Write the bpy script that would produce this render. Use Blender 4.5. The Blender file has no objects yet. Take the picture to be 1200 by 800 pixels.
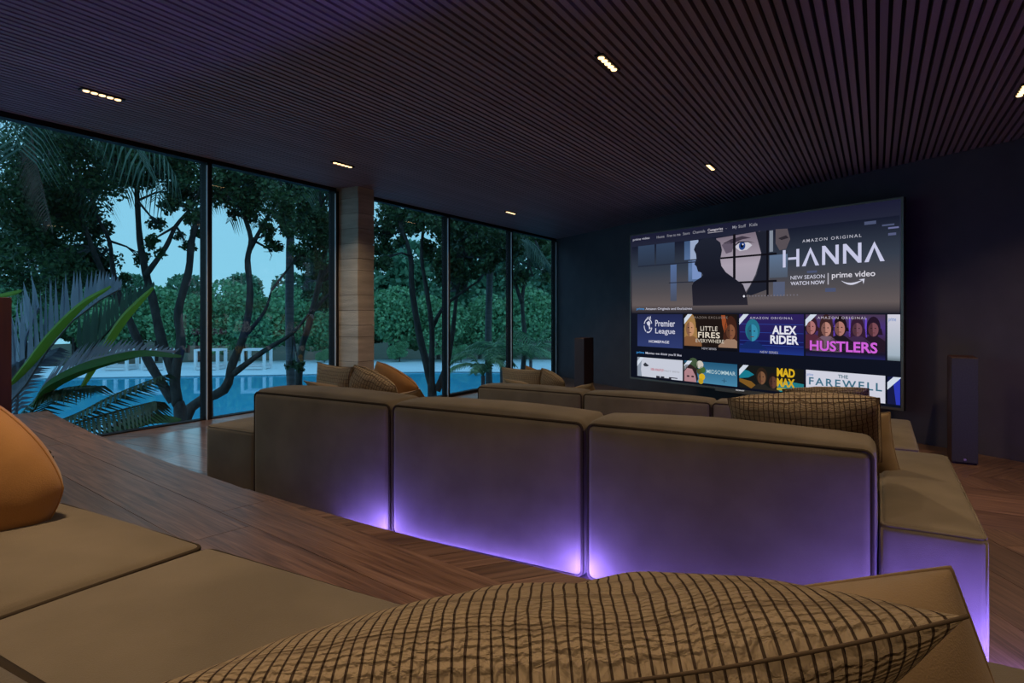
import bpy, math, random
import numpy as np
from mathutils import Vector, Matrix

rng = np.random.default_rng(7)
random.seed(7)
scene = bpy.context.scene
COL = scene.collection

# ------------------------------------------------------------------ camera
TH = math.radians(30.2)          # camera heading, turned left of the +Y axis
FPX, HY = 735.0, 366.5           # focal length in pixels of a 1200 x 800 frame, horizon row
EYE = 1.57
cd = bpy.data.cameras.new('camera')
cd.sensor_width = 36.0
cd.lens = 36.0 * FPX / 1200.0
cd.shift_y = -(400.0 - HY) / 1200.0
cd.clip_start = 0.02
cd.clip_end = 400
cam = bpy.data.objects.new('camera', cd)
cam.location = (0, 0, EYE)
cam.rotation_euler = (math.pi / 2, 0, TH)
COL.objects.link(cam)
scene.camera = cam

# ------------------------------------------------------------------ view + world
scene.view_settings.view_transform = 'Standard'
scene.view_settings.look = 'None'
scene.view_settings.gamma = 1.0
scene.view_settings.exposure = 0.0
scene.view_settings.use_curve_mapping = False
scene.cycles.use_denoising = True
scene.cycles.max_bounces = 8
scene.cycles.transparent_max_bounces = 16
scene.cycles.sample_clamp_indirect = 4.0

SKY_STRENGTH = 1.15
world = bpy.data.worlds.new('dusk_sky')
scene.world = world
world.use_nodes = True
nt = world.node_tree
nt.nodes.clear()
_o = nt.nodes.new('ShaderNodeOutputWorld')
_b = nt.nodes.new('ShaderNodeBackground')
_r = nt.nodes.new('ShaderNodeValToRGB')
_s = nt.nodes.new('ShaderNodeSeparateXYZ')
_t = nt.nodes.new('ShaderNodeTexCoord')
nt.links.new(_t.outputs['Generated'], _s.inputs[0])
nt.links.new(_s.outputs['Z'], _r.inputs[0])
nt.links.new(_r.outputs[0], _b.inputs[0])
nt.links.new(_b.outputs[0], _o.inputs[0])
_r.color_ramp.elements[0].position = 0.0
_r.color_ramp.elements[0].color = (0.24, 0.62, 0.78, 1)
_r.color_ramp.elements[1].position = 0.85
_r.color_ramp.elements[1].color = (0.24, 0.55, 0.86, 1)
_b.inputs[1].default_value = SKY_STRENGTH

LAMP_W = 19.0                    # watts of one warm ceiling light
LED_W = 20.0                      # watts of one purple floor uplight
WARM = (1.0, 0.74, 0.46)
PURPLE = (0.19, 0.14, 1.0)

# ------------------------------------------------------------------ room dimensions
XG = -6.93                       # glass plane
XR = 6.2                         # right wall
YB = -3.0                        # back wall
ZC = 3.40                        # underside of ceiling slats
L1 = 0.30                        # middle tier
L0 = 0.63                        # rear tier
def ywall(x):                    # screen wall line
    return 9.32 - 0.69 * x
def fedge(x):                    # curved front edge of rear tier
    return 2.05 + 0.0568 * max(0.0, -x - 1.2) ** 1.6
STEP = 2.56                      # middle tier's edge is the same curve further on

def W(px, py, d):                # a point seen at frame position px,py at depth d metres
    xc = (px - 600.0) / FPX * d
    return Vector((xc * math.cos(TH) - d * math.sin(TH),
                   xc * math.sin(TH) + d * math.cos(TH),
                   EYE - (py - HY) / FPX * d))
def C(xc, d, z):                 # camera-ground coordinates
    return Vector((xc * math.cos(TH) - d * math.sin(TH), xc * math.sin(TH) + d * math.cos(TH), z))

# ------------------------------------------------------------------ materials
def newmat(name):
    m = bpy.data.materials.new(name)
    m.use_nodes = True
    return m, m.node_tree, m.node_tree.nodes['Principled BSDF']
def plain(name, col, rough=0.6, metal=0.0, spec=0.5):
    m, t, p = newmat(name)
    p.inputs['Base Color'].default_value = (*col, 1)
    p.inputs['Roughness'].default_value = rough
    p.inputs['Metallic'].default_value = metal
    p.inputs['Specular IOR Level'].default_value = spec
    return m
def noisy(name, c1, c2, scale=5.0, rough=0.7, bump=0.0, bscale=None, stretch=(1, 1, 1), spec=0.4,
          sheen=0.0, coord='Object', detail=4.0, bdist=0.01, rnd=0.0):
    m, t, p = newmat(name)
    N, L = t.nodes, t.links
    tc = N.new('ShaderNodeTexCoord')
    mp = N.new('ShaderNodeMapping'); mp.inputs['Scale'].default_value = stretch
    L.new(tc.outputs[coord], mp.inputs['Vector'])
    n = N.new('ShaderNodeTexNoise'); n.inputs['Scale'].default_value = scale; n.inputs['Detail'].default_value = detail
    L.new(mp.outputs[0], n.inputs['Vector'])
    r = N.new('ShaderNodeValToRGB')
    r.color_ramp.elements[0].position = 0.3; r.color_ramp.elements[0].color = (*c1, 1)
    r.color_ramp.elements[1].position = 0.7; r.color_ramp.elements[1].color = (*c2, 1)
    L.new(n.outputs['Fac'], r.inputs[0])
    out = r.outputs[0]
    if rnd:
        oi = N.new('ShaderNodeObjectInfo')
        mr = N.new('ShaderNodeMapRange'); mr.inputs['To Min'].default_value = 1 - rnd; mr.inputs['To Max'].default_value = 1 + rnd
        L.new(oi.outputs['Random'], mr.inputs['Value'])
        mx = N.new('ShaderNodeVectorMath'); mx.operation = 'SCALE'
        L.new(out, mx.inputs[0]); L.new(mr.outputs[0], mx.inputs['Scale'])
        out = mx.outputs[0]
    L.new(out, p.inputs['Base Color'])
    p.inputs['Roughness'].default_value = rough
    p.inputs['Specular IOR Level'].default_value = spec
    if sheen:
        p.inputs['Sheen Weight'].default_value = sheen
        p.inputs['Sheen Roughness'].default_value = 0.5
    if bump:
        n2 = N.new('ShaderNodeTexNoise'); n2.inputs['Scale'].default_value = bscale or scale * 4; n2.inputs['Detail'].default_value = 3
        L.new(mp.outputs[0], n2.inputs['Vector'])
        b = N.new('ShaderNodeBump'); b.inputs['Strength'].default_value = bump; b.inputs['Distance'].default_value = bdist
        L.new(n2.outputs['Fac'], b.inputs['Height'])
        L.new(b.outputs[0], p.inputs['Normal'])
    return m
def emis(name, col, s=1.0):
    m = bpy.data.materials.new(name); m.use_nodes = True
    t = m.node_tree; t.nodes.clear()
    o = t.nodes.new('ShaderNodeOutputMaterial'); e = t.nodes.new('ShaderNodeEmission')
    e.inputs[0].default_value = (*col, 1); e.inputs[1].default_value = s
    t.links.new(e.outputs[0], o.inputs[0])
    return m
def srgb(r, g, b):
    f = lambda c: (c / 255 / 12.92) if c / 255 <= 0.04045 else ((c / 255 + 0.055) / 1.055) ** 2.4
    return (f(r), f(g), f(b))

def wood(name, c1, c2, c3, rough=0.38, coat=0.2, crough=0.25):
    m, t, p = newmat(name)
    N, L = t.nodes, t.links
    uv = N.new('ShaderNodeUVMap'); oi = N.new('ShaderNodeObjectInfo')
    cx = N.new('ShaderNodeCombineXYZ')
    ml = N.new('ShaderNodeMath'); ml.operation = 'MULTIPLY'; ml.inputs[1].default_value = 37.0
    L.new(oi.outputs['Random'], ml.inputs[0])
    L.new(ml.outputs[0], cx.inputs[0]); L.new(ml.outputs[0], cx.inputs[1]); L.new(ml.outputs[0], cx.inputs[2])
    ad = N.new('ShaderNodeVectorMath'); ad.operation = 'ADD'
    L.new(uv.outputs[0], ad.inputs[0]); L.new(cx.outputs[0], ad.inputs[1])
    mp = N.new('ShaderNodeMapping'); mp.inputs['Scale'].default_value = (0.9, 16, 1)
    L.new(ad.outputs[0], mp.inputs['Vector'])
    n = N.new('ShaderNodeTexNoise'); n.inputs['Scale'].default_value = 2.2; n.inputs['Detail'].default_value = 7; n.inputs['Distortion'].default_value = 0.9
    L.new(mp.outputs[0], n.inputs['Vector'])
    mp2 = N.new('ShaderNodeMapping'); mp2.inputs['Scale'].default_value = (2.5, 110, 1)
    L.new(ad.outputs[0], mp2.inputs['Vector'])
    n2 = N.new('ShaderNodeTexNoise'); n2.inputs['Scale'].default_value = 1.5; n2.inputs['Detail'].default_value = 4
    L.new(mp2.outputs[0], n2.inputs['Vector'])
    mxn = N.new('ShaderNodeMath'); mxn.operation = 'MULTIPLY_ADD'; mxn.inputs[1].default_value = 0.55; L.new(n2.outputs['Fac'], mxn.inputs[0])
    hf = N.new('ShaderNodeMath'); hf.operation = 'MULTIPLY_ADD'; hf.inputs[1].default_value = 0.95; hf.inputs[2].default_value = -0.25; L.new(n.outputs['Fac'], hf.inputs[0])
    L.new(hf.outputs[0], mxn.inputs[2])
    r = N.new('ShaderNodeValToRGB')
    r.color_ramp.elements[0].position = 0.28; r.color_ramp.elements[0].color = (*c1, 1)
    r.color_ramp.elements[1].position = 0.75; r.color_ramp.elements[1].color = (*c3, 1)
    e = r.color_ramp.elements.new(0.5); e.color = (*c2, 1)
    L.new(mxn.outputs[0], r.inputs[0])
    mr = N.new('ShaderNodeMapRange'); mr.inputs['To Min'].default_value = 0.72; mr.inputs['To Max'].default_value = 1.25
    L.new(oi.outputs['Random'], mr.inputs['Value'])
    mx = N.new('ShaderNodeVectorMath'); mx.operation = 'SCALE'
    L.new(r.outputs[0], mx.inputs[0]); L.new(mr.outputs[0], mx.inputs['Scale'])
    L.new(mx.outputs[0], p.inputs['Base Color'])
    p.inputs['Roughness'].default_value = rough
    p.inputs['Coat Weight'].default_value = coat; p.inputs['Coat Roughness'].default_value = crough
    b = N.new('ShaderNodeBump'); b.inputs['Strength'].default_value = 0.25; b.inputs['Distance'].default_value = 0.004
    L.new(n.outputs['Fac'], b.inputs['Height']); L.new(b.outputs[0], p.inputs['Normal'])
    return m

def glass_mat(name):
    m = bpy.data.materials.new(name); m.use_nodes = True
    t = m.node_tree; t.nodes.clear(); N, L = t.nodes, t.links
    o = N.new('ShaderNodeOutputMaterial'); mx = N.new('ShaderNodeMixShader')
    tr = N.new('ShaderNodeBsdfTransparent'); tr.inputs[0].default_value = (0.95, 0.95, 0.97, 1)
    gl = N.new('ShaderNodeBsdfGlossy'); gl.inputs['Roughness'].default_value = 0.0
    lw = N.new('ShaderNodeLayerWeight'); lw.inputs[0].default_value = 0.5
    pw = N.new('ShaderNodeMath'); pw.operation = 'POWER'; pw.inputs[1].default_value = 4.0
    ma = N.new('ShaderNodeMath'); ma.operation = 'MULTIPLY_ADD'; ma.inputs[1].default_value = 0.6; ma.inputs[2].default_value = 0.025
    L.new(lw.outputs['Facing'], pw.inputs[0]); L.new(pw.outputs[0], ma.inputs[0])
    L.new(ma.outputs[0], mx.inputs[0]); L.new(tr.outputs[0], mx.inputs[1]); L.new(gl.outputs[0], mx.inputs[2])
    L.new(mx.outputs[0], o.inputs[0])
    return m

def leaf_mat(name, c1, c2, trans=0.25):
    m = bpy.data.materials.new(name); m.use_nodes = True
    t = m.node_tree; t.nodes.clear(); N, L = t.nodes, t.links
    o = N.new('ShaderNodeOutputMaterial'); mx = N.new('ShaderNodeMixShader'); mx.inputs[0].default_value = trans
    d = N.new('ShaderNodeBsdfPrincipled'); d.inputs['Roughness'].default_value = 0.5; d.inputs['Specular IOR Level'].default_value = 0.3
    tl = N.new('ShaderNodeBsdfTranslucent')
    g = N.new('ShaderNodeNewGeometry'); r = N.new('ShaderNodeValToRGB')
    r.color_ramp.elements[0].color = (*c1, 1); r.color_ramp.elements[1].color = (*c2, 1)
    L.new(g.outputs['Random Per Island'], r.inputs[0])
    L.new(r.outputs[0], d.inputs['Base Color']); L.new(r.outputs[0], tl.inputs[0])
    L.new(d.outputs[0], mx.inputs[1]); L.new(tl.outputs[0], mx.inputs[2]); L.new(mx.outputs[0], o.inputs[0])
    return m

def check_mat(name, base, line, pu, pv, vstr):
    """woven cushion cloth: dark lines across u, weaker across v, crinkled ribs as relief"""
    m, t, p = newmat(name)
    N, L = t.nodes, t.links
    uv = N.new('ShaderNodeUVMap')
    nz = N.new('ShaderNodeTexNoise'); nz.inputs['Scale'].default_value = 18; nz.inputs['Detail'].default_value = 2
    L.new(uv.outputs[0], nz.inputs['Vector'])
    sub = N.new('ShaderNodeVectorMath'); sub.operation = 'SUBTRACT'; sub.inputs[1].default_value = (0.5, 0.5, 0.5)
    L.new(nz.outputs['Color'], sub.inputs[0])
    sc = N.new('ShaderNodeVectorMath'); sc.operation = 'SCALE'; sc.inputs['Scale'].default_value = pu * 0.8
    L.new(sub.outputs[0], sc.inputs[0])
    ad = N.new('ShaderNodeVectorMath'); ad.operation = 'ADD'
    L.new(uv.outputs[0], ad.inputs[0]); L.new(sc.outputs[0], ad.inputs[1])
    sp = N.new('ShaderNodeSeparateXYZ'); L.new(ad.outputs[0], sp.inputs[0])
    def stripe(sock, pitch, width):
        a = N.new('ShaderNodeMath'); a.operation = 'DIVIDE'; a.inputs[1].default_value = pitch; L.new(sock, a.inputs[0])
        b = N.new('ShaderNodeMath'); b.operation = 'PINGPONG'; b.inputs[1].default_value = 0.5; L.new(a.outputs[0], b.inputs[0])
        c = N.new('ShaderNodeMapRange'); c.interpolation_type = 'SMOOTHSTEP'
        c.inputs['From Min'].default_value = width * 0.5; c.inputs['From Max'].default_value = width
        c.inputs['To Min'].default_value = 1; c.inputs['To Max'].default_value = 0
        L.new(b.outputs[0], c.inputs['Value'])
        return c.outputs[0]
    su = stripe(sp.outputs[0], pu, 0.115)
    sv = stripe(sp.outputs[1], pv, 0.10)
    svs = N.new('ShaderNodeMath'); svs.operation = 'MULTIPLY'; svs.inputs[1].default_value = vstr; L.new(sv, svs.inputs[0])
    mxm = N.new('ShaderNodeMath'); mxm.operation = 'MAXIMUM'; L.new(su, mxm.inputs[0]); L.new(svs.outputs[0], mxm.inputs[1])
    mc = N.new('ShaderNodeMixRGB'); mc.inputs[1].default_value = (*base, 1); mc.inputs[2].default_value = (*line, 1)
    L.new(mxm.outputs[0], mc.inputs[0]); L.new(mc.outputs[0], p.inputs['Base Color'])
    p.inputs['Roughness'].default_value = 0.9; p.inputs['Specular IOR Level'].default_value = 0.15
    mp = N.new('ShaderNodeMapping'); mp.inputs['Scale'].default_value = (60, 260, 1); L.new(uv.outputs[0], mp.inputs['Vector'])
    n2 = N.new('ShaderNodeTexNoise'); n2.inputs['Scale'].default_value = 1.0; n2.inputs['Detail'].default_value = 3; n2.inputs['Distortion'].default_value = 0.6
    L.new(mp.outputs[0], n2.inputs['Vector'])
    wv = N.new('ShaderNodeTexWave'); wv.wave_type = 'BANDS'; wv.bands_direction = 'Y'
    wv.inputs['Scale'].default_value = 62; wv.inputs['Distortion'].default_value = 5.0; wv.inputs['Detail'].default_value = 2; wv.inputs['Detail Scale'].default_value = 1.4
    L.new(uv.outputs[0], wv.inputs['Vector'])
    w2 = N.new('ShaderNodeMath'); w2.operation = 'MULTIPLY_ADD'; w2.inputs[1].default_value = 0.30; L.new(wv.outputs['Fac'], w2.inputs[0]); L.new(n2.outputs['Fac'], w2.inputs[2])
    hs = N.new('ShaderNodeMath'); hs.operation = 'SUBTRACT'; L.new(w2.outputs[0], hs.inputs[0]); L.new(mxm.outputs[0], hs.inputs[1])
    b = N.new('ShaderNodeBump'); b.inputs['Strength'].default_value = 0.9; b.inputs['Distance'].default_value = 0.009
    L.new(hs.outputs[0], b.inputs['Height']); L.new(b.outputs[0], p.inputs['Normal'])
    return m

M = {}
M['wall'] = noisy('dark_plaster', (0.078, 0.064, 0.082), (0.094, 0.078, 0.096), 3, 0.85, 0.15, 60)
M['slat'] = noisy('dark_slat', (0.225, 0.168, 0.222), (0.295, 0.222, 0.285), 2, 0.6, 0, stretch=(8, 1, 8), rnd=0.12)  # purple of the LED bounce is put into the slat colour
M['slat_back'] = plain('slat_backing', (0.012, 0.010, 0.012), 0.9)
M['frame'] = plain('window_frame_metal', (0.014, 0.012, 0.014), 0.6, 0.0, 0.2)
M['frame_light'] = plain('skylit_strip', (0.62, 0.60, 0.64), 0.5, 0.1)  # pale tone painted in for the mullion's sky-lit side face
M['glass'] = glass_mat('window_glass')
M['wood'] = wood('walnut_boards', (0.070, 0.035, 0.024), (0.165, 0.086, 0.057), (0.262, 0.148, 0.102))
M['wood_gloss'] = wood('polished_walnut_boards', (0.080, 0.045, 0.038), (0.180, 0.105, 0.085), (0.280, 0.175, 0.145), 0.3, 1.0, 0.16)
M['riser'] = wood('walnut_riser', (0.035, 0.019, 0.013), (0.06, 0.034, 0.022), (0.09, 0.05, 0.03), 0.5)
M['sub'] = plain('subfloor', (0.018, 0.012, 0.009), 0.9)
M['stone'] = noisy('banded_stone', (0.42, 0.36, 0.30), (0.64, 0.56, 0.48), 1.6, 0.75, 0.5, 22, stretch=(1, 1, 7), rnd=0.12, bdist=0.02)
M['joint'] = plain('stone_joint', (0.04, 0.03, 0.025), 0.9)
M['fabric'] = noisy('taupe_velvet', (0.148, 0.117, 0.080), (0.205, 0.164, 0.116), 4, 0.85, 0.35, 420, spec=0.15, sheen=0.15, bdist=0.003)
M['fabric_pipe'] = plain('dark_piping', (0.05, 0.036, 0.024), 0.9, 0, 0.1)
M['plinth'] = plain('dark_plinth', (0.015, 0.012, 0.01), 0.8)
M['tan'] = noisy('tan_cloth', (0.30, 0.20, 0.105), (0.36, 0.245, 0.135), 8, 0.9, 0.3, 380, spec=0.15, sheen=0.2, bdist=0.003)
M['orange'] = noisy('rust_orange_cloth', (0.40, 0.19, 0.062), (0.47, 0.235, 0.082), 8, 0.9, 0.3, 320, spec=0.15, sheen=0.25, bdist=0.003)
M['seam'] = plain('brown_seam', (0.13, 0.09, 0.058), 0.9, 0, 0.1)
M['check'] = check_mat('checked_cloth', (0.46, 0.345, 0.22), (0.085, 0.055, 0.037), 0.0118, 0.045, 0.30)
M['check2'] = check_mat('checked_cloth_small', (0.50, 0.38, 0.25), (0.15, 0.10, 0.07), 0.022, 0.026, 0.65)
M['spk_wood'] = noisy('speaker_redwood', (0.045, 0.018, 0.013), (0.075, 0.028, 0.018), 2, 0.45, 0, stretch=(10, 10, 1))
M['grille'] = noisy('speaker_grille', (0.055, 0.055, 0.080), (0.075, 0.075, 0.105), 80, 0.85)
M['badge'] = plain('silver_badge', (0.8, 0.8, 0.85), 0.25, 1.0)
M['tvframe'] = plain('tv_frame_metal', (0.22, 0.18, 0.16), 0.35, 0.7)
M['tvback'] = plain('tv_back', (0.012, 0.012, 0.014), 0.6)
M['black'] = plain('black_metal', (0.02, 0.018, 0.018), 0.5, 0.3)
M['lamp'] = emis('warm_led', (1.0, 0.62, 0.28), 3.2)
M['led'] = emis('purple_led', PURPLE, 75)
M['white'] = plain('white_paint', (0.78, 0.80, 0.82), 0.6)
M['cushion_white'] = plain('white_canvas', (0.7, 0.7, 0.72), 0.9)
M['deck'] = noisy('pale_concrete', (0.60, 0.76, 0.80), (0.68, 0.84, 0.88), 0.4, 0.85, rnd=0)
M['tile'] = noisy('pool_tile', (0.05, 0.36, 0.52), (0.08, 0.44, 0.60), 0.8, 0.5)
M['soil'] = noisy('garden_soil', (0.025, 0.035, 0.015), (0.05, 0.06, 0.03), 0.6, 0.95)
M['bark'] = noisy('grey_bark', (0.040, 0.037, 0.036), (0.095, 0.088, 0.085), 3, 0.9, 0.6, 14, stretch=(3, 3, 1), bdist=0.03)
M['palmbark'] = noisy('ringed_palm_bark', (0.10, 0.10, 0.11), (0.19, 0.185, 0.20), 2, 0.9, 0.5, 6, stretch=(0.6, 0.6, 7), bdist=0.03)
M['leaf'] = leaf_mat('tree_leaf', (0.030, 0.075, 0.036), (0.090, 0.170, 0.065), 0.2)
M['leaf2'] = leaf_mat('bush_leaf', (0.085, 0.245, 0.130), (0.260, 0.520, 0.250), 0.15)
M['leaf3'] = leaf_mat('forest_leaf', (0.070, 0.200, 0.130), (0.165, 0.360, 0.205), 0.15)
M['frond'] = leaf_mat('palm_frond', (0.045, 0.095, 0.065), (0.085, 0.150, 0.095), 0.2)
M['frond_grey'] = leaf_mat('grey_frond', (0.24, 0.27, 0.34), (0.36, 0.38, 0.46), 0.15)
M['frond_dead'] = leaf_mat('dry_frond', (0.10, 0.06, 0.045), (0.17, 0.11, 0.085), 0.15)
M['broad'] = leaf_mat('broad_leaf', (0.030, 0.12, 0.018), (0.040, 0.14, 0.022), 0.3)
M['lime'] = leaf_mat('lime_leaf', (0.20, 0.36, 0.035), (0.26, 0.42, 0.05), 0.4)

def water_mat():
    m, t, p = newmat('pool_water')
    N, L = t.nodes, t.links
    p.inputs['Base Color'].default_value = (0.05, 0.42, 0.62, 1)
    p.inputs['Roughness'].default_value = 0.03
    p.inputs['IOR'].default_value = 1.2
    tc = N.new('ShaderNodeTexCoord'); n = N.new('ShaderNodeTexNoise'); n.inputs['Scale'].default_value = 0.7; n.inputs['Detail'].default_value = 2
    L.new(tc.outputs['Object'], n.inputs['Vector'])
    b = N.new('ShaderNodeBump'); b.inputs['Strength'].default_value = 0.12; b.inputs['Distance'].default_value = 0.05
    L.new(n.outputs['Fac'], b.inputs['Height']); L.new(b.outputs[0], p.inputs['Normal'])
    return m
M['water'] = water_mat()

# ------------------------------------------------------------------ mesh helpers
class MB:
    def __init__(s):
        s.v, s.f, s.uv = [], [], None
    def add(s, v, f):
        o = len(s.v)
        s.v.extend([tuple(p) for p in v]); s.f.extend([tuple(i + o for i in q) for q in f])
        return s
    def box(s, x0, x1, y0, y1, z0, z1):
        v = [(x, y, z) for x in (x0, x1) for y in (y0, y1) for z in (z0, z1)]
        f = [(0, 1, 3, 2), (4, 6, 7, 5), (0, 4, 5, 1), (2, 3, 7, 6), (0, 2, 6, 4), (1, 5, 7, 3)]
        return s.add(v, f)
    def prism(s, poly, z0, z1):
        n = len(poly)
        v = [(x, y, z0) for x, y in poly] + [(x, y, z1) for x, y in poly]
        f = [tuple(range(n - 1, -1, -1)), tuple(range(n, 2 * n))]
        f += [(i, (i + 1) % n, n + (i + 1) % n, n + i) for i in range(n)]
        return s.add(v, f)
    def tube(s, pts, rad, n=6, closed=False):
        pts = [Vector(p) for p in pts]
        k = len(pts)
        if not hasattr(rad, '__len__'): rad = [rad] * k
        vs, fs = [], []
        up = None
        for i, p in enumerate(pts):
            a = pts[(i - 1) % k] if (closed or i > 0) else p
            b = pts[(i + 1) % k] if (closed or i < k - 1) else p
            t = (b - a)
            t = t.normalized() if t.length > 1e-9 else Vector((0, 0, 1))
            if up is None:
                up = t.orthogonal().normalized()
            else:
                up = (up - t * up.dot(t))
                up = up.normalized() if up.length > 1e-6 else t.orthogonal().normalized()
            w = t.cross(up)
            for j in range(n):
                an = 2 * math.pi * j / n
                vs.append(p + (up * math.cos(an) + w * math.sin(an)) * rad[i])
        for i in range(k if closed else k - 1):
            for j in range(n):
                i2 = (i + 1) % k
                fs.append((i * n + j, i * n + (j + 1) % n, i2 * n + (j + 1) % n, i2 * n + j))
        if not closed:
            fs.append(tuple(range(n - 1, -1, -1))); fs.append(tuple((k - 1) * n + j for j in range(n)))
        return s.add(vs, fs)
    def build(s, name, mat, parent=None, smooth=False):
        me = bpy.data.meshes.new(name)
        me.from_pydata(s.v, [], s.f)
        me.update()
        if mat: me.materials.append(mat)
        if smooth:
            me.polygons.foreach_set('use_smooth', [True] * len(me.polygons))
        o = bpy.data.objects.new(name, me)
        COL.objects.link(o)
        if parent is not None: o.parent = parent
        return o

def tag(o, label, cat, group=None):
    o['label'] = label; o['category'] = cat
    if group: o['group'] = group
    return o
def struct(o):
    o['kind'] = 'structure'; return o
def empty(name, loc=(0, 0, 0), rz=0.0):
    o = bpy.data.objects.new(name, None); COL.objects.link(o)
    o.empty_display_size = 0.1
    o.location = loc; o.rotation_euler = (0, 0, rz)
    return o
def copy_tree(o, parent=None):
    c = o.copy(); COL.objects.link(c)
    if parent is not None: c.parent = parent
    for ch in list(o.children):
        copy_tree(ch, c)
    return c

def puff(x0, x1, y0, y1, z0, z1, r, b=(0, 0, 0, 0, 0, 0), n=9, wr=0.0, seed=0):
    """soft upholstered block: rounded edges, faces bulging by b=(-x,+x,-y,+y,-z,+z)"""
    c = Vector(((x0 + x1) / 2, (y0 + y1) / 2, (z0 + z1) / 2))
    h = Vector(((x1 - x0) / 2, (y1 - y0) / 2, (z1 - z0) / 2))
    ax = []
    for k in range(3):
        q = min(0.9, r / h[k])
        lo = [-1, -1 + q * 0.4, -1 + q * 0.75, -1 + q]
        mid = [(-1 + q) + (2 - 2 * q) * i / n for i in range(1, n)]
        ax.append(lo + mid + [-t for t in reversed(lo)])
    idx, vs, fs = {}, [], []
    rs = random.Random(seed); ph = [rs.uniform(0, 6.3) for _ in range(6)]
    def vert(p):
        key = (round(p[0], 5), round(p[1], 5), round(p[2], 5))
        if key in idx: return idx[key]
        pos = Vector((p[0] * h[0], p[1] * h[1], p[2] * h[2]))
        inn = Vector([max(-(h[k] - r), min(h[k] - r, pos[k])) for k in range(3)])
        d = pos - inn
        if d.length > 1e-9: pos = inn + d.normalized() * r
        for k in range(3):
            i, j = (k + 1) % 3, (k + 2) % 3
            if abs(p[k]) > 0.999:
                w = max(0.0, (1 - p[i] ** 2)) ** 0.6 * max(0.0, (1 - p[j] ** 2)) ** 0.6
                bb = b[2 * k + (1 if p[k] > 0 else 0)]
                pos[k] += (1 if p[k] > 0 else -1) * bb * w
                if wr:
                    a, e = pos[i], pos[j]
                    q = math.sin(9 * a + 5 * e + ph[0]) + 0.7 * math.sin(-13 * e + 6 * a + ph[1]) + 0.5 * math.sin(23 * a + 17 * e + ph[2])
                    pos[k] += (1 if p[k] > 0 else -1) * wr * q * w
        idx[key] = len(vs); vs.append(pos + c)
        return idx[key]
    for k in range(3):
        i, j = (k + 1) % 3, (k + 2) % 3
        for sgn in (-1, 1):
            for a in range(len(ax[i]) - 1):
                for e in range(len(ax[j]) - 1):
                    q = []
                    for (s, t) in ((a, e), (a + 1, e), (a + 1, e + 1), (a, e + 1)):
                        p = [0, 0, 0]; p[k] = sgn; p[i] = ax[i][s]; p[j] = ax[j][t]
                        q.append(vert(p))
                    fs.append(tuple(q) if sgn > 0 else tuple(reversed(q)))
    m = MB(); m.v = [tuple(v) for v in vs]; m.f = fs
    return m

def rrect(a0, a1, b0, b1, r, n=4):
    """rounded rectangle loop in 2D"""
    out = []
    for cx, cy, st in ((a1 - r, b1 - r, 0), (a0 + r, b1 - r, 90), (a0 + r, b0 + r, 180), (a1 - r, b0 + r, 270)):
        for i in range(n + 1):
            an = math.radians(st + 90 * i / n)
            out.append((cx + r * math.cos(an), cy + r * math.sin(an)))
    return out
def dense(loop, step=0.12):
    out = []
    for i in range(len(loop)):
        a, b = Vector(loop[i]), Vector(loop[(i + 1) % len(loop)])
        k = max(1, int((b - a).length / step))
        out += [a + (b - a) * t / k for t in range(k)]
    return out

def clip(subject, convex):
    out = list(subject)
    n = len(convex)
    for i in range(n):
        a, b = convex[i], convex[(i + 1) % n]
        inp, out = out, []
        if not inp: break
        def side(p): return (b[0] - a[0]) * (p[1] - a[1]) - (b[1] - a[1]) * (p[0] - a[0])
        for j in range(len(inp)):
            p, q = inp[j], inp[(j + 1) % len(inp)]
            sp, sq = side(p), side(q)
            if sp >= 0: out.append(p)
            if (sp > 0 > sq) or (sp < 0 < sq):
                t = sp / (sp - sq)
                out.append((p[0] + (q[0] - p[0]) * t, p[1] + (q[1] - p[1]) * t))
    res = []
    for p in out:
        if not res or math.hypot(p[0] - res[-1][0], p[1] - res[-1][1]) > 1e-4: res.append(p)
    if len(res) > 1 and math.hypot(res[0][0] - res[-1][0], res[0][1] - res[-1][1]) < 1e-4: res.pop()
    return res
def area(p):
    return 0.5 * sum(p[i][0] * p[(i + 1) % len(p)][1] - p[(i + 1) % len(p)][0] * p[i][1] for i in range(len(p)))

def planks(region, parent, ztop, ang, length, width, mat, th=0.022, seed=1, gap=0.0016):
    rs = random.Random(seed)
    ca, sa = math.cos(ang), math.sin(ang)
    loc = [(x * ca + y * sa, -x * sa + y * ca) for x, y in region]
    u0, u1 = min(p[0] for p in loc), max(p[0] for p in loc)
    v0, v1 = min(p[1] for p in loc), max(p[1] for p in loc)
    v = v0 - 1e-4
    while v < v1:
        u = u0 - rs.uniform(0, length)
        while u < u1:
            rect = [(u + gap, v + gap), (u + length - gap, v + gap), (u + length - gap, v + width - gap), (u + gap, v + width - gap)]
            pc = clip(loc, rect)
            if len(pc) >= 3 and abs(area(pc)) > 0.002:
                wp = [(a * ca - e * sa, a * sa + e * ca) for a, e in pc]
                n = len(wp)
                m = MB(); m.prism(wp, ztop - th, ztop)
                o = m.build('plank', mat, parent)
                uvl = o.data.uv_layers.new(name='UVMap')
                for lp in o.data.loops:
                    q = pc[lp.vertex_index % n]
                    uvl.data[lp.index].uv = (q[0], q[1])
            u += length
        v += width

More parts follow.
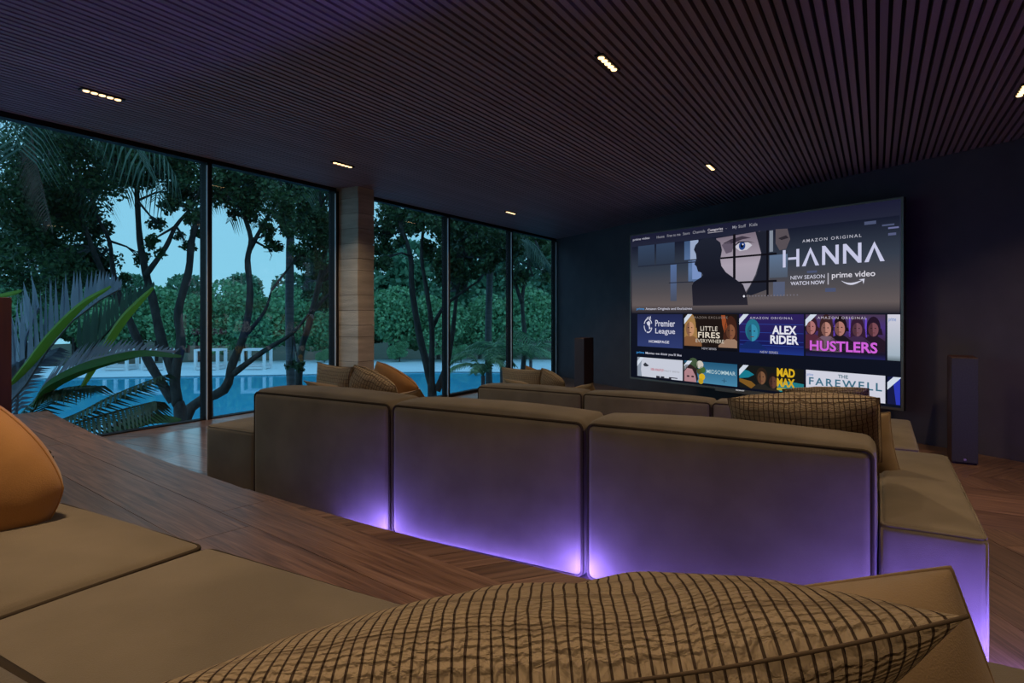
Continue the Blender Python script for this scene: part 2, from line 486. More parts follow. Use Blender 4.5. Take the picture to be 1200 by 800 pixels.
# ================================================================== SETTING
# floor (lowest tier)
FW = 0.0
def curve_pts(off, x0=XG, x1=XR, n=24):
    return [(x0 + (x1 - x0) * i / n, fedge(x0 + (x1 - x0) * i / n) + off) for i in range(n + 1)]
floor = struct(MB().prism([(XG - 0.15, 3.6), (XR, 3.6), (XR, ywall(XR)), (XG - 0.15, ywall(XG - 0.15))], -0.35, -0.023).build('floor', M['sub']))
reg2 = [(XG + 0.08, ywall(XG + 0.08)), *[(x, y - 0.05) for x, y in curve_pts(STEP, XG + 0.08, XR)], (XR, ywall(XR))]
reg2 = reg2 if area(reg2) > 0 else reg2[::-1]
def band(region, y0, y1):
    return clip(region, [(XG - 1, y0), (XR + 1, y0), (XR + 1, y1), (XG - 1, y1)])
planks(band(reg2, 4.3, 6.97), floor, 0.0, 0.0, 2.6, 0.54, M['wood'], seed=3)
planks(band(reg2, 6.972, 7.46), floor, 0.0, math.radians(118), 0.9, 0.30, M['wood'], seed=4)
planks(band(reg2, 7.462, 8.6), floor, 0.0, math.radians(62), 1.9, 0.34, M['wood'], seed=5)
planks(band(reg2, 8.602, 15.0), floor, 0.0, 0.0, 2.8, 0.5, M['wood'], seed=6)

# middle tier
mid_poly = [(XG - 0.15, 1.6), (XR, 1.6)] + [(x, y - 0.03) for x, y in reversed(curve_pts(STEP, XG - 0.15, XR))]
mid = struct(MB().prism(mid_poly, -0.35, L1 - 0.023).build('floor_middle_tier', M['sub']))
reg1 = [(XG + 0.43, 1.9), (XR, 1.9)] + list(reversed(curve_pts(STEP, XG + 0.43, XR)))
reg1r = clip(reg1, [(-0.2, 1.8), (XR + 1, 1.8), (XR + 1, 6), (-0.2, 6)])
reg1l = clip(reg1, [(XG - 1, 1.8), (-0.2, 1.8), (-0.2, 6), (XG - 1, 6)])
planks(reg1l, mid, L1, 0.0, 2.4, 0.30, M['wood_gloss'], seed=7)
planks(reg1r, mid, L1, math.radians(118), 2.4, 0.30, M['wood'], seed=8)
regs = [(XG + 0.03, 1.9), (XG + 0.43, 1.9), (XG + 0.43, fedge(XG + 0.43) + STEP), (XG + 0.03, fedge(XG) + STEP)]
planks(regs, mid, L1, math.radians(24), 1.2, 0.20, M['wood'], seed=9)

# rear tier (curved front)
rear_poly = [(XG - 0.15, YB), (XR, YB)] + [(x, y - 0.04) for x, y in reversed(curve_pts(0, XG - 0.15, XR))]
rear = struct(MB().prism(rear_poly, L1 - 0.3, L0 - 0.023).build('floor_rear_tier', M['riser']))
reg0 = [(XG + 0.03, YB), (XR, YB)] + list(reversed(curve_pts(0, XG + 0.03, XR)))
PD = math.radians(180 - 9.8)     # boards run along the mean of the curve
cut = [(-1.77, 1.98), (-1.77 + 0.985 * 12, 1.98 - 0.17 * 12)]
far_half = [(-1.77 - 0.985 * 8, 1.98 + 0.17 * 8), cut[1], (cut[1][0] + 2, cut[1][1] + 14), (-9, 14)]
near_half = [(-1.77 - 0.985 * 8, 1.98 + 0.17 * 8), (-12, -8), (12, -8), cut[1]]
planks(clip(reg0, near_half), rear, L0, PD, 2.7, 0.27, M['wood'], seed=11)
planks(clip(reg0, far_half), rear, L0, math.radians(52), 0.9, 0.16, M['wood'], seed=12)

# ceiling: backing plate with slats
ceil_poly = [(XG - 0.25, YB - 0.3), (XR + 0.3, YB - 0.3), (XR + 0.3, ywall(XR + 0.3) + 0.5), (XG - 0.25, ywall(XG - 0.25) + 0.5)]
ceiling = struct(MB().prism(ceil_poly, ZC + 0.06, ZC + 0.45).build('ceiling', M['slat_back']))
PITCH = 0.068
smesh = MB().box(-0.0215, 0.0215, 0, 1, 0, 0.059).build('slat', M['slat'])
sm = smesh.data
bpy.data.objects.remove(smesh)
k = 0
x = XG + 0.10
while x < XR - 0.03:
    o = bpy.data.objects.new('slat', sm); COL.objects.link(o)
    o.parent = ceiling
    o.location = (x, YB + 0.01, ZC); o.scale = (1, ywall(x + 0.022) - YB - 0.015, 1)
    x += PITCH

# walls
dx, dy = 1 / math.hypot(1, 0.69), -0.69 / math.hypot(1, 0.69)
wp = [(XG - 0.2, ywall(XG - 0.2)), (XR + 0.2, ywall(XR + 0.2)), (XR + 0.2 - dy * 0.25, ywall(XR + 0.2) + dx * 0.25), (XG - 0.2 - dy * 0.25, ywall(XG - 0.2) + dx * 0.25)]
struct(MB().prism(wp, -0.35, ZC + 0.06).build('wall_front', M['wall']))
struct(MB().box(XR, XR + 0.2, YB - 0.2, ywall(XR) + 0.1, -0.35, ZC + 0.06).build('wall_right', M['wall']))
struct(MB().box(XG - 0.2, XR + 0.2, YB - 0.2, YB, -0.35, ZC + 0.06).build('wall_back', M['wall']))

# windows
def window(i, y0, y1, zb, mull_lo=True):
    RAIL = 0.012 if zb > 0.1 else 0.05
    r = struct(MB().box(XG - 0.06, XG + 0.05, y0, y1, ZC - 0.045, ZC + 0.06).build('window_%d' % i, M['frame']))
    MB().box(XG - 0.06, XG + 0.05, y0, y1, zb - 0.02, zb + RAIL).build('bottom_rail', M['frame'], r)
    MB().box(XG - 0.006, XG + 0.006, y0, y1, zb + RAIL, ZC - 0.045).build('pane', M['glass'], r)
    m = MB().box(XG - 0.075, XG + 0.07, y1 - 0.03, y1 + 0.03, zb - 0.02, ZC - 0.045).build('mullion', M['frame'], r)
    MB().box(XG + 0.050, XG + 0.074, y1 - 0.034, y1 - 0.028, zb, ZC - 0.08).build('edge_strip', M['frame_light'], m)
    return r
window(1, YB, 2.30, L1)
window(2, 2.30, 4.64, L1)
window(3, 4.64, 6.68, L1)
window(4, 7.06, 9.47, 0.0)
window(5, 9.47, 11.80, 0.0)
window(6, 11.80, 14.00, 0.0)

# stone column: stacked blocks with recessed joints
colm = struct(MB().box(-6.94, -6.50, 6.73, 7.03, -0.02, ZC + 0.06).build('column', M['joint']))
z = 0.0
rs = random.Random(5)
while z < ZC - 0.02:
    hgt = rs.choice([0.17, 0.22, 0.30, 0.36])
    z1 = min(ZC + 0.05, z + hgt)
    MB().box(-6.96 - 0.0, -6.48 + rs.uniform(-0.004, 0.004), 6.71 + rs.uniform(-0.004, 0.004), 7.045, z + 0.003, z1 - 0.003).build('stone_block', M['stone'], colm)
    z = z1

# ================================================================== CEILING LIGHTS
def ceiling_light(x, y, label):
    r = empty('ceiling_light', (x, y, ZC - 0.012))
    MB().box(-0.034, 0.034, -0.17, 0.17, 0.0, 0.03).build('housing', M['black'], r)
    for j in range(5):
        m = MB()
        yc = -0.124 + 0.062 * j
        seg = 12
        m.add([(0.024 * math.cos(2 * math.pi * q / seg), yc + 0.026 * math.sin(2 * math.pi * q / seg), 0.001) for q in range(seg)] +
              [(0.021 * math.cos(2 * math.pi * q / seg), yc + 0.023 * math.sin(2 * math.pi * q / seg), -0.006) for q in range(seg)],
              [(q, (q + 1) % seg, seg + (q + 1) % seg, seg + q) for q in range(seg)] + [tuple(range(2 * seg - 1, seg - 1, -1))])
        m.build('bulb', M['lamp'], r)
    ld = bpy.data.lights.new('lamp_glow', 'AREA'); ld.shape = 'RECTANGLE'
    ld.size = 0.05; ld.size_y = 0.31; ld.energy = LAMP_W; ld.color = WARM; ld.spread = math.radians(125)
    lo = bpy.data.objects.new('lamp_glow', ld); COL.objects.link(lo); lo.parent = r; lo.location = (0, 0, -0.012)
    return tag(r, label, 'ceiling light', 'recessed warm ceiling lights')
ceiling_light(-5.60, 2.81, 'warm five-bulb ceiling light nearest the large left window')
ceiling_light(-5.68, 5.62, 'warm ceiling light just above and left of the stone column')
ceiling_light(-5.76, 9.85, 'small distant warm ceiling light above the rearmost window panes')
ceiling_light(-1.70, 4.31, 'largest brightest warm ceiling light in the middle of the slats')
ceiling_light(-1.80, 8.03, 'warm ceiling light just above the television top edge')
ceiling_light(1.03, 6.55, 'warm ceiling light cut by the right edge of the picture')
ceiling_light(1.03, 2.70, 'warm ceiling light over the right end of the sofas')
ceiling_light(-1.65, 0.55, 'warm ceiling light over the nearest sofa')

ceiling_light(1.03, -1.15, 'added unseen warm ceiling light over the right end of the nearest sofa')  # unseen lamps here and below, added to lift the pillow's dark near face
ceiling_light(-5.55, -0.30, 'added unseen warm ceiling light by the window behind the nearest sofa')

# ================================================================== SOFAS
def sofa(label, z0, bx0, bx1, nmod, yb, bt, bh, sx0, sx1, yf, sh, seams, seed, extra=None):
    r = empty('modular_sofa', ((sx0 + sx1) / 2, yb, z0))
    inv = Matrix.Translation(-r.location)
    def fin(m, name, mat, parent=r, smooth=True):
        m.v = [tuple(inv @ Vector(p)) for p in m.v] if parent is r else [tuple(inv @ Vector(p)) for p in m.v]
        return m.build(name, mat, parent, smooth)
    wdt = (bx1 - bx0) / nmod
    zt = z0 + bh
    for i in range(nmod):
        x0, x1 = bx0 + i * wdt + 0.003, bx0 + (i + 1) * wdt - 0.003
        b = fin(puff(x0, x1, yb, yb + bt, z0 + 0.012, zt, 0.045, (0.004, 0.004, 0.02, 0.02, 0, 0.035), 10, 0.0015, seed + i), 'back_cushion', M['fabric'])
        q = MB()
        lp = rrect(x0 + 0.012, x1 - 0.012, z0 + 0.022, zt - 0.014, 0.03)
        q.tube([(a, yb + 0.010, c) for a, c in dense(lp)], 0.0075, 6, True)
        q.tube([(a, yb + bt - 0.010, c) for a, c in dense(lp)], 0.0075, 6, True)
        fin(q, 'piping', M['fabric_pipe'], b)
    xs = [sx0] + seams + [sx1]
    for i in range(len(xs) - 1):
        x0, x1 = xs[i] + 0.003, xs[i + 1] - 0.003
        inside = x0 < bx1 - 0.02 and x1 > bx0 + 0.02
        y0 = yb + (bt + 0.003 if inside else 0.02)
        y1 = yf
        if extra and i in extra: y1 = extra[i]
        b = fin(puff(x0, x1, y0, y1, z0 + 0.012, z0 + sh, 0.03, (0.006, 0.006, 0.008, 0.01, 0, 0.022), 12, 0.0022, seed + 20 + i), 'seat_cushion', M['fabric'])
        q = MB()
        lp = rrect(x0 + 0.008, x1 - 0.008, y0 + 0.008, y1 - 0.008, 0.025)
        q.tube([(a, c, z0 + sh - 0.010) for a, c in dense(lp)], 0.006, 6, True)
        for cx, cy in ((x0 + 0.010, y0 + 0.010), (x1 - 0.010, y0 + 0.010), (x0 + 0.010, y1 - 0.010), (x1 - 0.010, y1 - 0.010)):
            q.tube([(cx, cy, z0 + 0.06), (cx, cy, z0 + sh - 0.02)], 0.006, 6)
        fin(q, 'piping', M['fabric_pipe'] if inside else M['fabric'], b)
    fin(MB().box(sx0 + 0.06, sx1 - 0.06, yb + 0.08, yf - 0.06, z0, z0 + 0.012), 'plinth', M['plinth'], r, False)
    tag(r, label, 'sofa', 'taupe modular sofas in three tiers')
    return r, fin

# middle sofa: left seat overhang, three backs, right seat overhang
sofa('long taupe modular sofa lit purple from behind, on the middle tier', L1, -3.57, 0.0, 3, 2.72, 0.32, 0.76,
     -4.10, 0.345, 4.24, 0.48, [-3.575, -1.78, 0.004], 1)
# front sofa
sofa('taupe modular sofa farthest from the viewer, in front of the television', 0.0, -4.09, -0.03, 3, 6.20, 0.32, 0.71,
     -4.62, 0.31, 7.90, 0.43, [-4.095, -2.0, -0.026], 2)
# nearest sofa
SH0 = 1.01 - L0
r0, fin0 = sofa('nearest taupe modular sofa cut off by the bottom of the picture', L0, -2.12, 0.50, 2, -0.08, 0.325, 1.29 - L0,
     -2.12, 1.05, 0.945, SH0, [-1.40, -0.25, 0.504], 3, {2: 1.27, 3: 1.27})
a = fin0(puff(-2.50, -2.128, -0.05, 0.94, L0 + 0.05, 1.158, 0.03, (0.005, 0.005, 0.005, 0.008, 0, 0.015), 8, 0.001, 9), 'armrest', M['fabric'])
q = MB(); q.tube([(x, y, 1.150) for x, y in dense(rrect(-2.49, -2.136, -0.04, 0.932, 0.025))], 0.006, 6, True)
q.tube([(-2.138, 0.930, L0 + 0.06), (-2.138, 0.930, 1.14)], 0.006)
fin0(q, 'piping', M['fabric_pipe'], a)

# ================================================================== PILLOWS
def pillow(label, tl, tr, down, height, thick, mat, pipe, group=None, n=28, wrinkle=0.004, seed=0, pinch=0.06, off=None, sag=0.0, fold=0.0, pr=0.003, cr=0.0, pinchy=None, zs=0.0):
    """tl,tr: top corners; down: rough direction from the top edge to the bottom edge"""
    tl, tr = Vector(tl), Vector(tr)
    if off: tl, tr = tl + Vector(off), tr + Vector(off)
    u = tr - tl; A = u.length / 2; u.normalize()
    v = Vector(down); v = (v - u * v.dot(u)).normalized()
    nrm = u.cross(-v)
    B = height / 2
    cen = (tl + tr) / 2 + v * B
    rs = random.Random(seed); ph = [rs.uniform(0, 6.28) for _ in range(10)]
    verts, uvs, idx, faces = [], [], {}, []
    def bow(s):
        return 1 - s * s
    def pos(a, b, side):
        px = A * a * (1 - pinch * bow(b) * a * a)
        py = B * b * (1 - (pinch if pinchy is None or b < 0 else pinchy) * bow(a) * b * b)
        px *= 1 - cr * a * a * b * b; py *= 1 - cr * a * a * b * b
        t = ((1 - abs(a) ** 2.2) * (1 - abs(b) ** 2.2))
        t = max(t, 0.0) ** 0.5
        h = thick / 2 * t
        X, Y = a * A, b * B
        wv = math.sin(19 * X + 8 * Y + ph[0]) * 0.8 + math.sin(-15 * X + 24 * Y + ph[1]) * 0.6 + math.sin(41 * X + 22 * Y + ph[2]) * 0.35 + math.sin(-33 * X + 57 * Y + ph[3]) * 0.3
        edge = (max(abs(a), abs(b))) ** 6
        crk = math.sin(70 * (Y if abs(a) > abs(b) else X) + ph[4]) * edge * 0.5
        w = wrinkle * (wv + crk) * min(1.0, t * 1.6)
        if fold:
            fx = X * 0.86 - Y * 0.5
            w += fold * math.exp(-((fx - 0.06) / 0.03) ** 2) * (0.6 + 0.6 * math.sin(9 * Y + 1)) * t
            w -= fold * math.exp(-((fx + 0.02) / 0.03) ** 2) * 0.8 * t
        z = side * (h + w) - zs * (1 - a * a) * max(0.0, b) ** 3
        if sag: py += sag * (1 - a * a) * (1 - b) * 0.25
        return (px, py, z)
    g = [math.sin(math.pi / 2 * (2 * i / n - 1)) * 0.55 + (2 * i / n - 1) * 0.45 for i in range(n + 1)]
    for side in (1, -1):
        for i in range(n + 1):
            for j in range(n + 1):
                bd = i in (0, n) or j in (0, n)
                if side == -1 and bd: idx[(side, i, j)] = idx[(1, i, j)]; continue
                idx[(side, i, j)] = len(verts)
                verts.append(pos(g[i], g[j], side)); uvs.append((g[i] * A, g[j] * B))
        for i in range(n):
            for j in range(n):
                q = (idx[(side, i, j)], idx[(side, i + 1, j)], idx[(side, i + 1, j + 1)], idx[(side, i, j + 1)])
                faces.append(q if side > 0 else tuple(reversed(q)))
    m = MB(); m.v = verts; m.f = faces
    o = m.build('pillow', mat, None, True)
    ul = o.data.uv_layers.new(name='UVMap')
    for lp in o.data.loops: ul.data[lp.index].uv = uvs[lp.vertex_index]
    loop = [(g[i], -1) for i in range(n)] + [(1, g[i]) for i in range(n)] + [(g[i], 1) for i in range(n, 0, -1)] + [(-1, g[i]) for i in range(n, 0, -1)]
    mp = MB(); mp.tube([pos(a, b, 0) for a, b in loop], pr, 6, True)
    po = mp.build('piping', pipe, o, True)
    pu_ = po.data.uv_layers.new(name='UVMap')
    mw = Matrix((( u.x, -v.x, nrm.x, cen.x), (u.y, -v.y, nrm.y, cen.y), (u.z, -v.z, nrm.z, cen.z), (0, 0, 0, 1)))
    o.matrix_world = mw
    return tag(o, label, 'pillow', group)

GP = 'scatter pillows on the sofas'
fwd = Vector((-math.sin(TH), math.cos(TH), 0))
# nearest sofa
pillow('large brown checked pillow filling the bottom foreground', W(170, 806, 0.545), W(1134, 722, 0.50), fwd * 0.80 + Vector((0, 0, -0.60)), 0.50, 0.20, M['check'], M['seam'],
       GP, n=120, wrinkle=0.0032, seed=4, pinch=0.10, pinchy=0.16, zs=-0.022, fold=0.006, pr=0.0017)
pillow('plain tan pillow standing behind the large checked foreground pillow', W(800, 700, 1.00), W(1120, 656, 0.88), Vector((0.0, -0.10, -0.5)), 0.34, 0.25, M['tan'], M['tan'],
       GP, n=36, seed=6, wrinkle=0.003, cr=0.05, pinch=0.05)
pillow('rust orange pillow at the left edge of the nearest sofa', W(-215, 560, 1.56), W(-62, 432, 1.60), W(74, 592, 1.66) - W(-62, 432, 1.60), 0.44, 0.24, M['orange'], M['orange'],
       GP, n=36, seed=8, wrinkle=0.003, pinch=-0.10, cr=0.13)
# middle sofa, left group
pillow('checked pillow lit blue by the window, at left end of middle sofa', W(372, 424, 5.02), W(413, 430, 4.56), Vector((0.12, 0.0, -0.5)), 0.44, 0.16, M['check2'], M['check2'], GP, seed=10)
pillow('wrinkled checked pillow leaning beside the blue-lit one on middle sofa', W(413, 424, 4.60), W(466, 452, 4.42), Vector((0.10, 0.15, -0.5)), 0.44, 0.22, M['check2'], M['check2'], GP, seed=11, wrinkle=0.006, cr=0.08, pinch=-0.03)
pillow('rust orange pillow in front of the stone column on middle sofa', W(440, 420, 5.05), W(492, 452, 4.75), Vector((0.12, 0.1, -0.5)), 0.44, 0.2, M['orange'], M['orange'], GP, seed=12, cr=0.08, pinch=-0.04)
pillow('small tan pillow corner peeking over left end of middle sofa back', W(356, 446, 4.45), W(412, 462, 4.15), Vector((0.1, 0.35, -0.3)), 0.42, 0.14, M['tan'], M['tan'], GP, seed=13)
pillow('flat tan pillow edge showing over the first back joint of middle sofa', W(440, 468, 4.15), W(492, 456, 4.05), Vector((0.1, 0.35, -0.3)), 0.40, 0.14, M['tan'], M['tan'], GP, seed=14)
# middle sofa, right group
pillow('checked pillow lying along the right end of middle sofa back', W(848, 465, 2.92), W(1036, 464, 2.62), Vector((0.02, 0.38, -0.40)), 0.48, 0.22, M['check2'], M['seam'], GP, n=52, seed=15, pinch=0.05, cr=0.05, pr=0.0025)
pillow('plain tan pillow standing on the right seat of middle sofa', W(930, 488, 3.32), W(1043, 483, 3.06), Vector((0.0, 0.12, -0.5)), 0.36, 0.15, M['tan'], M['tan'], GP, seed=16)
# front sofa
pillow('checked pillow lit blue by the window, at left end of far sofa', W(588, 430, 8.3), W(635, 433, 7.85), Vector((0.12, 0.0, -0.5)), 0.46, 0.17, M['check2'], M['check2'], GP, seed=17)
pillow('checked pillow leaning beside the blue-lit one on far sofa', W(634, 429, 7.9), W(663, 447, 7.7), Vector((0.1, 0.15, -0.5)), 0.44, 0.22, M['check2'], M['check2'], GP, seed=18, cr=0.08, pinch=-0.03)
pillow('rust orange pillow tip behind the checked pillows on far sofa', W(616, 428, 8.5), W(655, 440, 8.3), Vector((0.18, 0.1, -0.5)), 0.44, 0.16, M['orange'], M['orange'], GP, seed=19)
pillow('small tan pillow corner low at left end of far sofa back', W(590, 444, 7.75), W(622, 451, 7.45), Vector((0.1, 0.35, -0.3)), 0.42, 0.14, M['tan'], M['tan'], GP, seed=20)
pillow('flat tan pillow edge showing over the first joint of far sofa', W(668, 455, 7.35), W(694, 449, 7.25), Vector((0.1, 0.35, -0.3)), 0.40, 0.14, M['tan'], M['tan'], GP, seed=21)
pillow('checked pillow lying along the right end of far sofa back', W(914, 455, 6.18), W(1021, 454, 5.82), Vector((0.02, 0.38, -0.40)), 0.48, 0.20, M['check2'], M['seam'], GP, n=36, seed=22, pinch=0.05, cr=0.05)

# ================================================================== PURPLE UPLIGHTS
def uplight(x, y, z, label, w=1.0):
    r = empty('floor_uplight', (x, y, z))
    m = MB(); m.tube([(0, 0, 0.0), (0, 0, 0.024)], 0.030, 14); m.build('body', M['black'], r)
    m = MB(); m.tube([(0, 0, 0.022), (0, 0, 0.028)], 0.022, 14); m.build('lens', M['led'], r)
    ld = bpy.data.lights.new('uplight_glow', 'POINT'); ld.energy = LED_W * w; ld.color = PURPLE; ld.shadow_soft_size = 0.025
    lo = bpy.data.objects.new('uplight_glow', ld); COL.objects.link(lo); lo.parent = r; lo.location = (0, 0, 0.06)
    return tag(r, label, 'floor light', 'purple uplights behind the middle sofa')
uplight(-2.40, 2.64, L1, 'purple uplight at the first joint of the middle sofa back', 0.22)
uplight(-1.19, 2.64, L1, 'purple uplight at the second joint of the middle sofa back', 0.38)
uplight(0.05, 2.60, L1, 'purple uplight at the right end of the middle sofa back', 0.6)
uplight(0.46, 2.62, L1, 'purple uplight beside the right seat of the middle sofa', 1.0)
def strip(off, x0, x1, z, label):
    m = MB()
    n = 30
    m.tube([(x0 + (x1 - x0) * i / n, fedge(x0 + (x1 - x0) * i / n) + off, z) for i in range(n + 1)], 0.006, 6)
    return tag(m.build('led_strip', M['led']), label, 'light strip')
m = MB(); m.tube([(-2.72, 2.665, L1 + 0.008), (0.42, 2.665, L1 + 0.008)], 0.006, 6)
tag(m.build('led_strip', M['led']), 'purple light strip on the floor along the back of middle sofa', 'light strip')
strip(STEP - 0.023, -0.9, XR - 0.3, L1 - 0.035, 'purple light strip under the edge of the middle wooden tier')

# ================================================================== SPEAKERS
def speaker(label, x0, x1, y0, y1, z0, h):
    r = empty('floor_speaker', ((x0 + x1) / 2, (y0 + y1) / 2, z0))
    w, d = (x1 - x0) / 2, (y1 - y0) / 2
    puff(-w, w, -d + 0.018, d, 0.012, h, 0.006, n=2).build('cabinet', M['spk_wood'], r)
    g = puff(-w + 0.006, w - 0.002, -d, -d + 0.018, 0.02, h - 0.01, 0.005, n=2).build('grille', M['grille'], r)
    m = MB(); m.tube([(0, -d - 0.002, 0.05), (0, -d + 0.002, 0.05)], 0.013, 14); m.build('badge', M['badge'], g)
    MB().box(-w + 0.01, w - 0.01, -d + 0.03, d - 0.02, 0, 0.014).build('base', M['black'], r)
    return tag(r, label, 'speaker', 'tower speakers')
speaker('tower speaker with dark grille and silver badge right of the television', 0.67, 0.90, 7.97, 8.42, 0.0, 1.107)
speaker('tower speaker with dark red side in front of the wall left of television', -4.82, -4.62, 10.55, 11.0, 0.0, 1.107)
speaker('dark tower speaker at the left edge beside the orange pillow', -6.52, -6.28, 2.06, 2.44, L0, 1.07)

# ================================================================== TELEVISION
TL_, TR_ = Vector((-3.80, 10.70, 0)), Vector((0.273, 8.78, 0))
TVW = (TR_ - TL_).length; TVH = 2.546; TVZ = 0.405
eu = (TR_ - TL_).normalized(); en = Vector((eu.y, -eu.x, 0))     # out of the screen, towards the sofas
tv = empty('television', ((TL_ + TR_) / 2 + Vector((0, 0, TVZ))).to_tuple())
tv.rotation_euler = (0, 0, math.atan2(eu.y, eu.x))
tag(tv, 'huge flat television showing a streaming menu on the dark wall', 'television')
# local frame: x along width, y away from the viewer, z up; origin bottom centre
hw = TVW / 2
MB().box(-hw, hw, 0.012, 0.06, 0, TVH).build('back_panel', M['tvback'], tv)
fr = 0.022
MB().box(-hw, hw, -0.004, 0.03, TVH - fr, TVH).box(-hw, -hw + fr, -0.004, 0.03, 0, TVH - fr).box(hw - fr * 1.3, hw, -0.004, 0.03, 0, TVH - fr).box(-hw + fr, hw - fr * 1.3, -0.004, 0.03, 0, 0.03).build('frame', M['tvframe'], tv)
MB().box(-0.42, 0.42, -0.02, 0.03, -0.028, 0.0).build('sensor_bar', M['tvframe'], tv)
# wall mount reaching the slanted wall behind
wd = (9.32 - 0.69 * tv.location.x - tv.location.y) * dx
MB().box(-0.35, 0.35, 0.06, wd - 0.33, 0.9, 1.7).build('wall_mount', M['black'], tv)
TVS = 1.0
_ec = {}
def E(r, g, b, s=1.0):
    key = (r, g, b, s)
    if key not in _ec: _ec[key] = emis('screen_%d_%d_%d' % (r, g, b), srgb(r, g, b), s * TVS)
    return _ec[key]
def grad(name, stops, axis='Z', lo=0.0, hi=1.0):
    """screen picture with a colour gradient along the object's own x or z"""
    m = bpy.data.materials.new(name); m.use_nodes = True
    t = m.node_tree; t.nodes.clear(); N, L = t.nodes, t.links
    o = N.new('ShaderNodeOutputMaterial'); e = N.new('ShaderNodeEmission'); e.inputs[1].default_value = TVS
    tc = N.new('ShaderNodeTexCoord'); sp = N.new('ShaderNodeSeparateXYZ'); mr = N.new('ShaderNodeMapRange')
    mr.inputs['From Min'].default_value = lo; mr.inputs['From Max'].default_value = hi
    r = N.new('ShaderNodeValToRGB')
    L.new(tc.outputs['Object'], sp.inputs[0]); L.new(sp.outputs[axis], mr.inputs['Value']); L.new(mr.outputs[0], r.inputs[0])
    els = r.color_ramp.elements
    els[0].position = stops[0][0]; els[0].color = (*srgb(*stops[0][1]), 1)
    els[1].position = stops[-1][0]; els[1].color = (*srgb(*stops[-1][1]), 1)
    for p_, c_ in stops[1:-1]:
        q_ = els.new(p_); q_.color = (*srgb(*c_), 1)
    L.new(r.outputs[0], e.inputs[0]); L.new(e.outputs[0], o.inputs[0])
    return m
screen = MB().box(-hw + fr, hw - fr * 1.3, 0.002, 0.02, 0.03, TVH - fr).build('screen', grad('screen_ground', [(0, (13, 17, 30)), (0.45, (18, 21, 34)), (0.55, (58, 54, 60)), (0.75, (46, 52, 66)), (1, (26, 27, 50))], 'Z', 0.03, TVH - fr), tv)
LAY = 0.0012
CLIPBOX = None
def poly(name, pts, mat, layer=1):
    """flat printed shape on the screen, points in metres from the lower left corner of the television"""
    if CLIPBOX:
        a_, b_, c_, d_ = CLIPBOX
        pts = clip(pts, [(a_, b_), (c_, b_), (c_, d_), (a_, d_)])
        if len(pts) < 3: return None
    m = MB(); m.add([(u - hw, 0.002 - LAY * layer, v) for u, v in pts], [tuple(range(len(pts)))])
    return m.build(name, mat, screen)
def rect(name, u0, v0, u1, v1, mat, layer=1):
    return poly(name, [(u0, v0), (u1, v0), (u1, v1), (u0, v1)], mat, layer)
def ell(name, u, v, a, b, mat, layer=1, n=20, st=0, en_=360):
    return poly(name, [(u + a * math.cos(math.radians(st + (en_ - st) * i / n)), v + b * math.sin(math.radians(st + (en_ - st) * i / n))) for i in range(n + (0 if en_ - st == 360 else 1))], mat, layer)
def text(body, u0, v0, u1, v1, mat, layer=3, bold=0.0, space=1.0, name='lettering'):
    """lettering stretched into the box u0,v0..u1,v1"""
    cu = bpy.data.curves.new('lettering', 'FONT'); cu.body = body; cu.offset = bold; cu.space_character = space
    cu.resolution_u = 3; cu.fill_mode = 'FRONT'
    to = bpy.data.objects.new('lettering_tmp', cu); COL.objects.link(to)
    dg = bpy.context.evaluated_depsgraph_get()
    me = bpy.data.meshes.new_from_object(to.evaluated_get(dg))
    bpy.data.objects.remove(to)
    co = np.empty(len(me.vertices) * 3); me.vertices.foreach_get('co', co); co = co.reshape(-1, 3)
    mn, mx = co.min(0), co.max(0)
    out = np.zeros_like(co)
    out[:, 0] = u0 + (co[:, 0] - mn[0]) / (mx[0] - mn[0]) * (u1 - u0) - hw
    out[:, 2] = v0 + (co[:, 1] - mn[1]) / max(1e-6, mx[1] - mn[1]) * (v1 - v0)
    out[:, 1] = 0.002 - LAY * layer
    me.vertices.foreach_set('co', out.ravel()); me.update()
    me.materials.clear(); me.materials.append(mat)
    o = bpy.data.objects.new(name, me); COL.objects.link(o); o.parent = screen
    return o
wht = E(205, 205, 222); grey = E(140, 140, 152)
# hero picture: wide dark still, man in silhouette at a lattice window, a face with one eye
rect('hero_picture', 0.05, 1.16, 4.46, 2.33, grad('hero_ground_glare', [(0, (34, 34, 44)), (0.12, (98, 88, 88)), (0.3, (80, 76, 80)), (0.62, (52, 60, 74)), (1, (22, 26, 44))], 'Z', 1.16, 2.33), 1)  # brown-grey low in the gradient paints the room's glare on the screen
blu = grad('hero_window_blue', [(0, (62, 78, 104)), (0.5, (92, 118, 160)), (1, (60, 84, 120))], 'Z', 1.4, 2.32)
for (a_, b_, c_, d_) in ((0.20, 1.98, 0.58, 2.33), (0.62, 1.98, 1.02, 2.33)):
    rect('picture_pane', a_, b_, c_, d_, grad('hero_pane_dim', [(0, (44, 54, 72)), (1, (50, 66, 92))], 'Z', 1.98, 2.33), 2)
rect('picture_pane', 0.93, 1.36, 1.06, 1.96, grad('hero_pane_strip', [(0, (72, 78, 96)), (1, (82, 106, 150))], 'Z', 1.36, 1.96), 2)
rect('picture_pane', 1.22, 2.02, 1.50, 2.32, blu, 2)
rect('picture_pane', 1.30, 1.66, 1.56, 2.00, blu, 2)
rect('picture_pane', 1.34, 2.02, 1.50, 2.32, E(150, 165, 195), 3)
rect('picture_pane', 1.38, 1.70, 1.56, 2.00, E(118, 142, 190), 3)
skin = grad('hero_face', [(0, (150, 146, 160)), (0.5, (168, 158, 172)), (1, (120, 108, 122))], 'Z', 1.45, 2.32)
poly('picture_face', [(1.84, 2.31), (2.60, 2.34), (2.63, 2.15), (2.60, 1.95), (2.52, 1.72), (2.42, 1.55), (2.33, 1.44), (2.20, 1.60), (1.90, 1.80)], skin, 4)
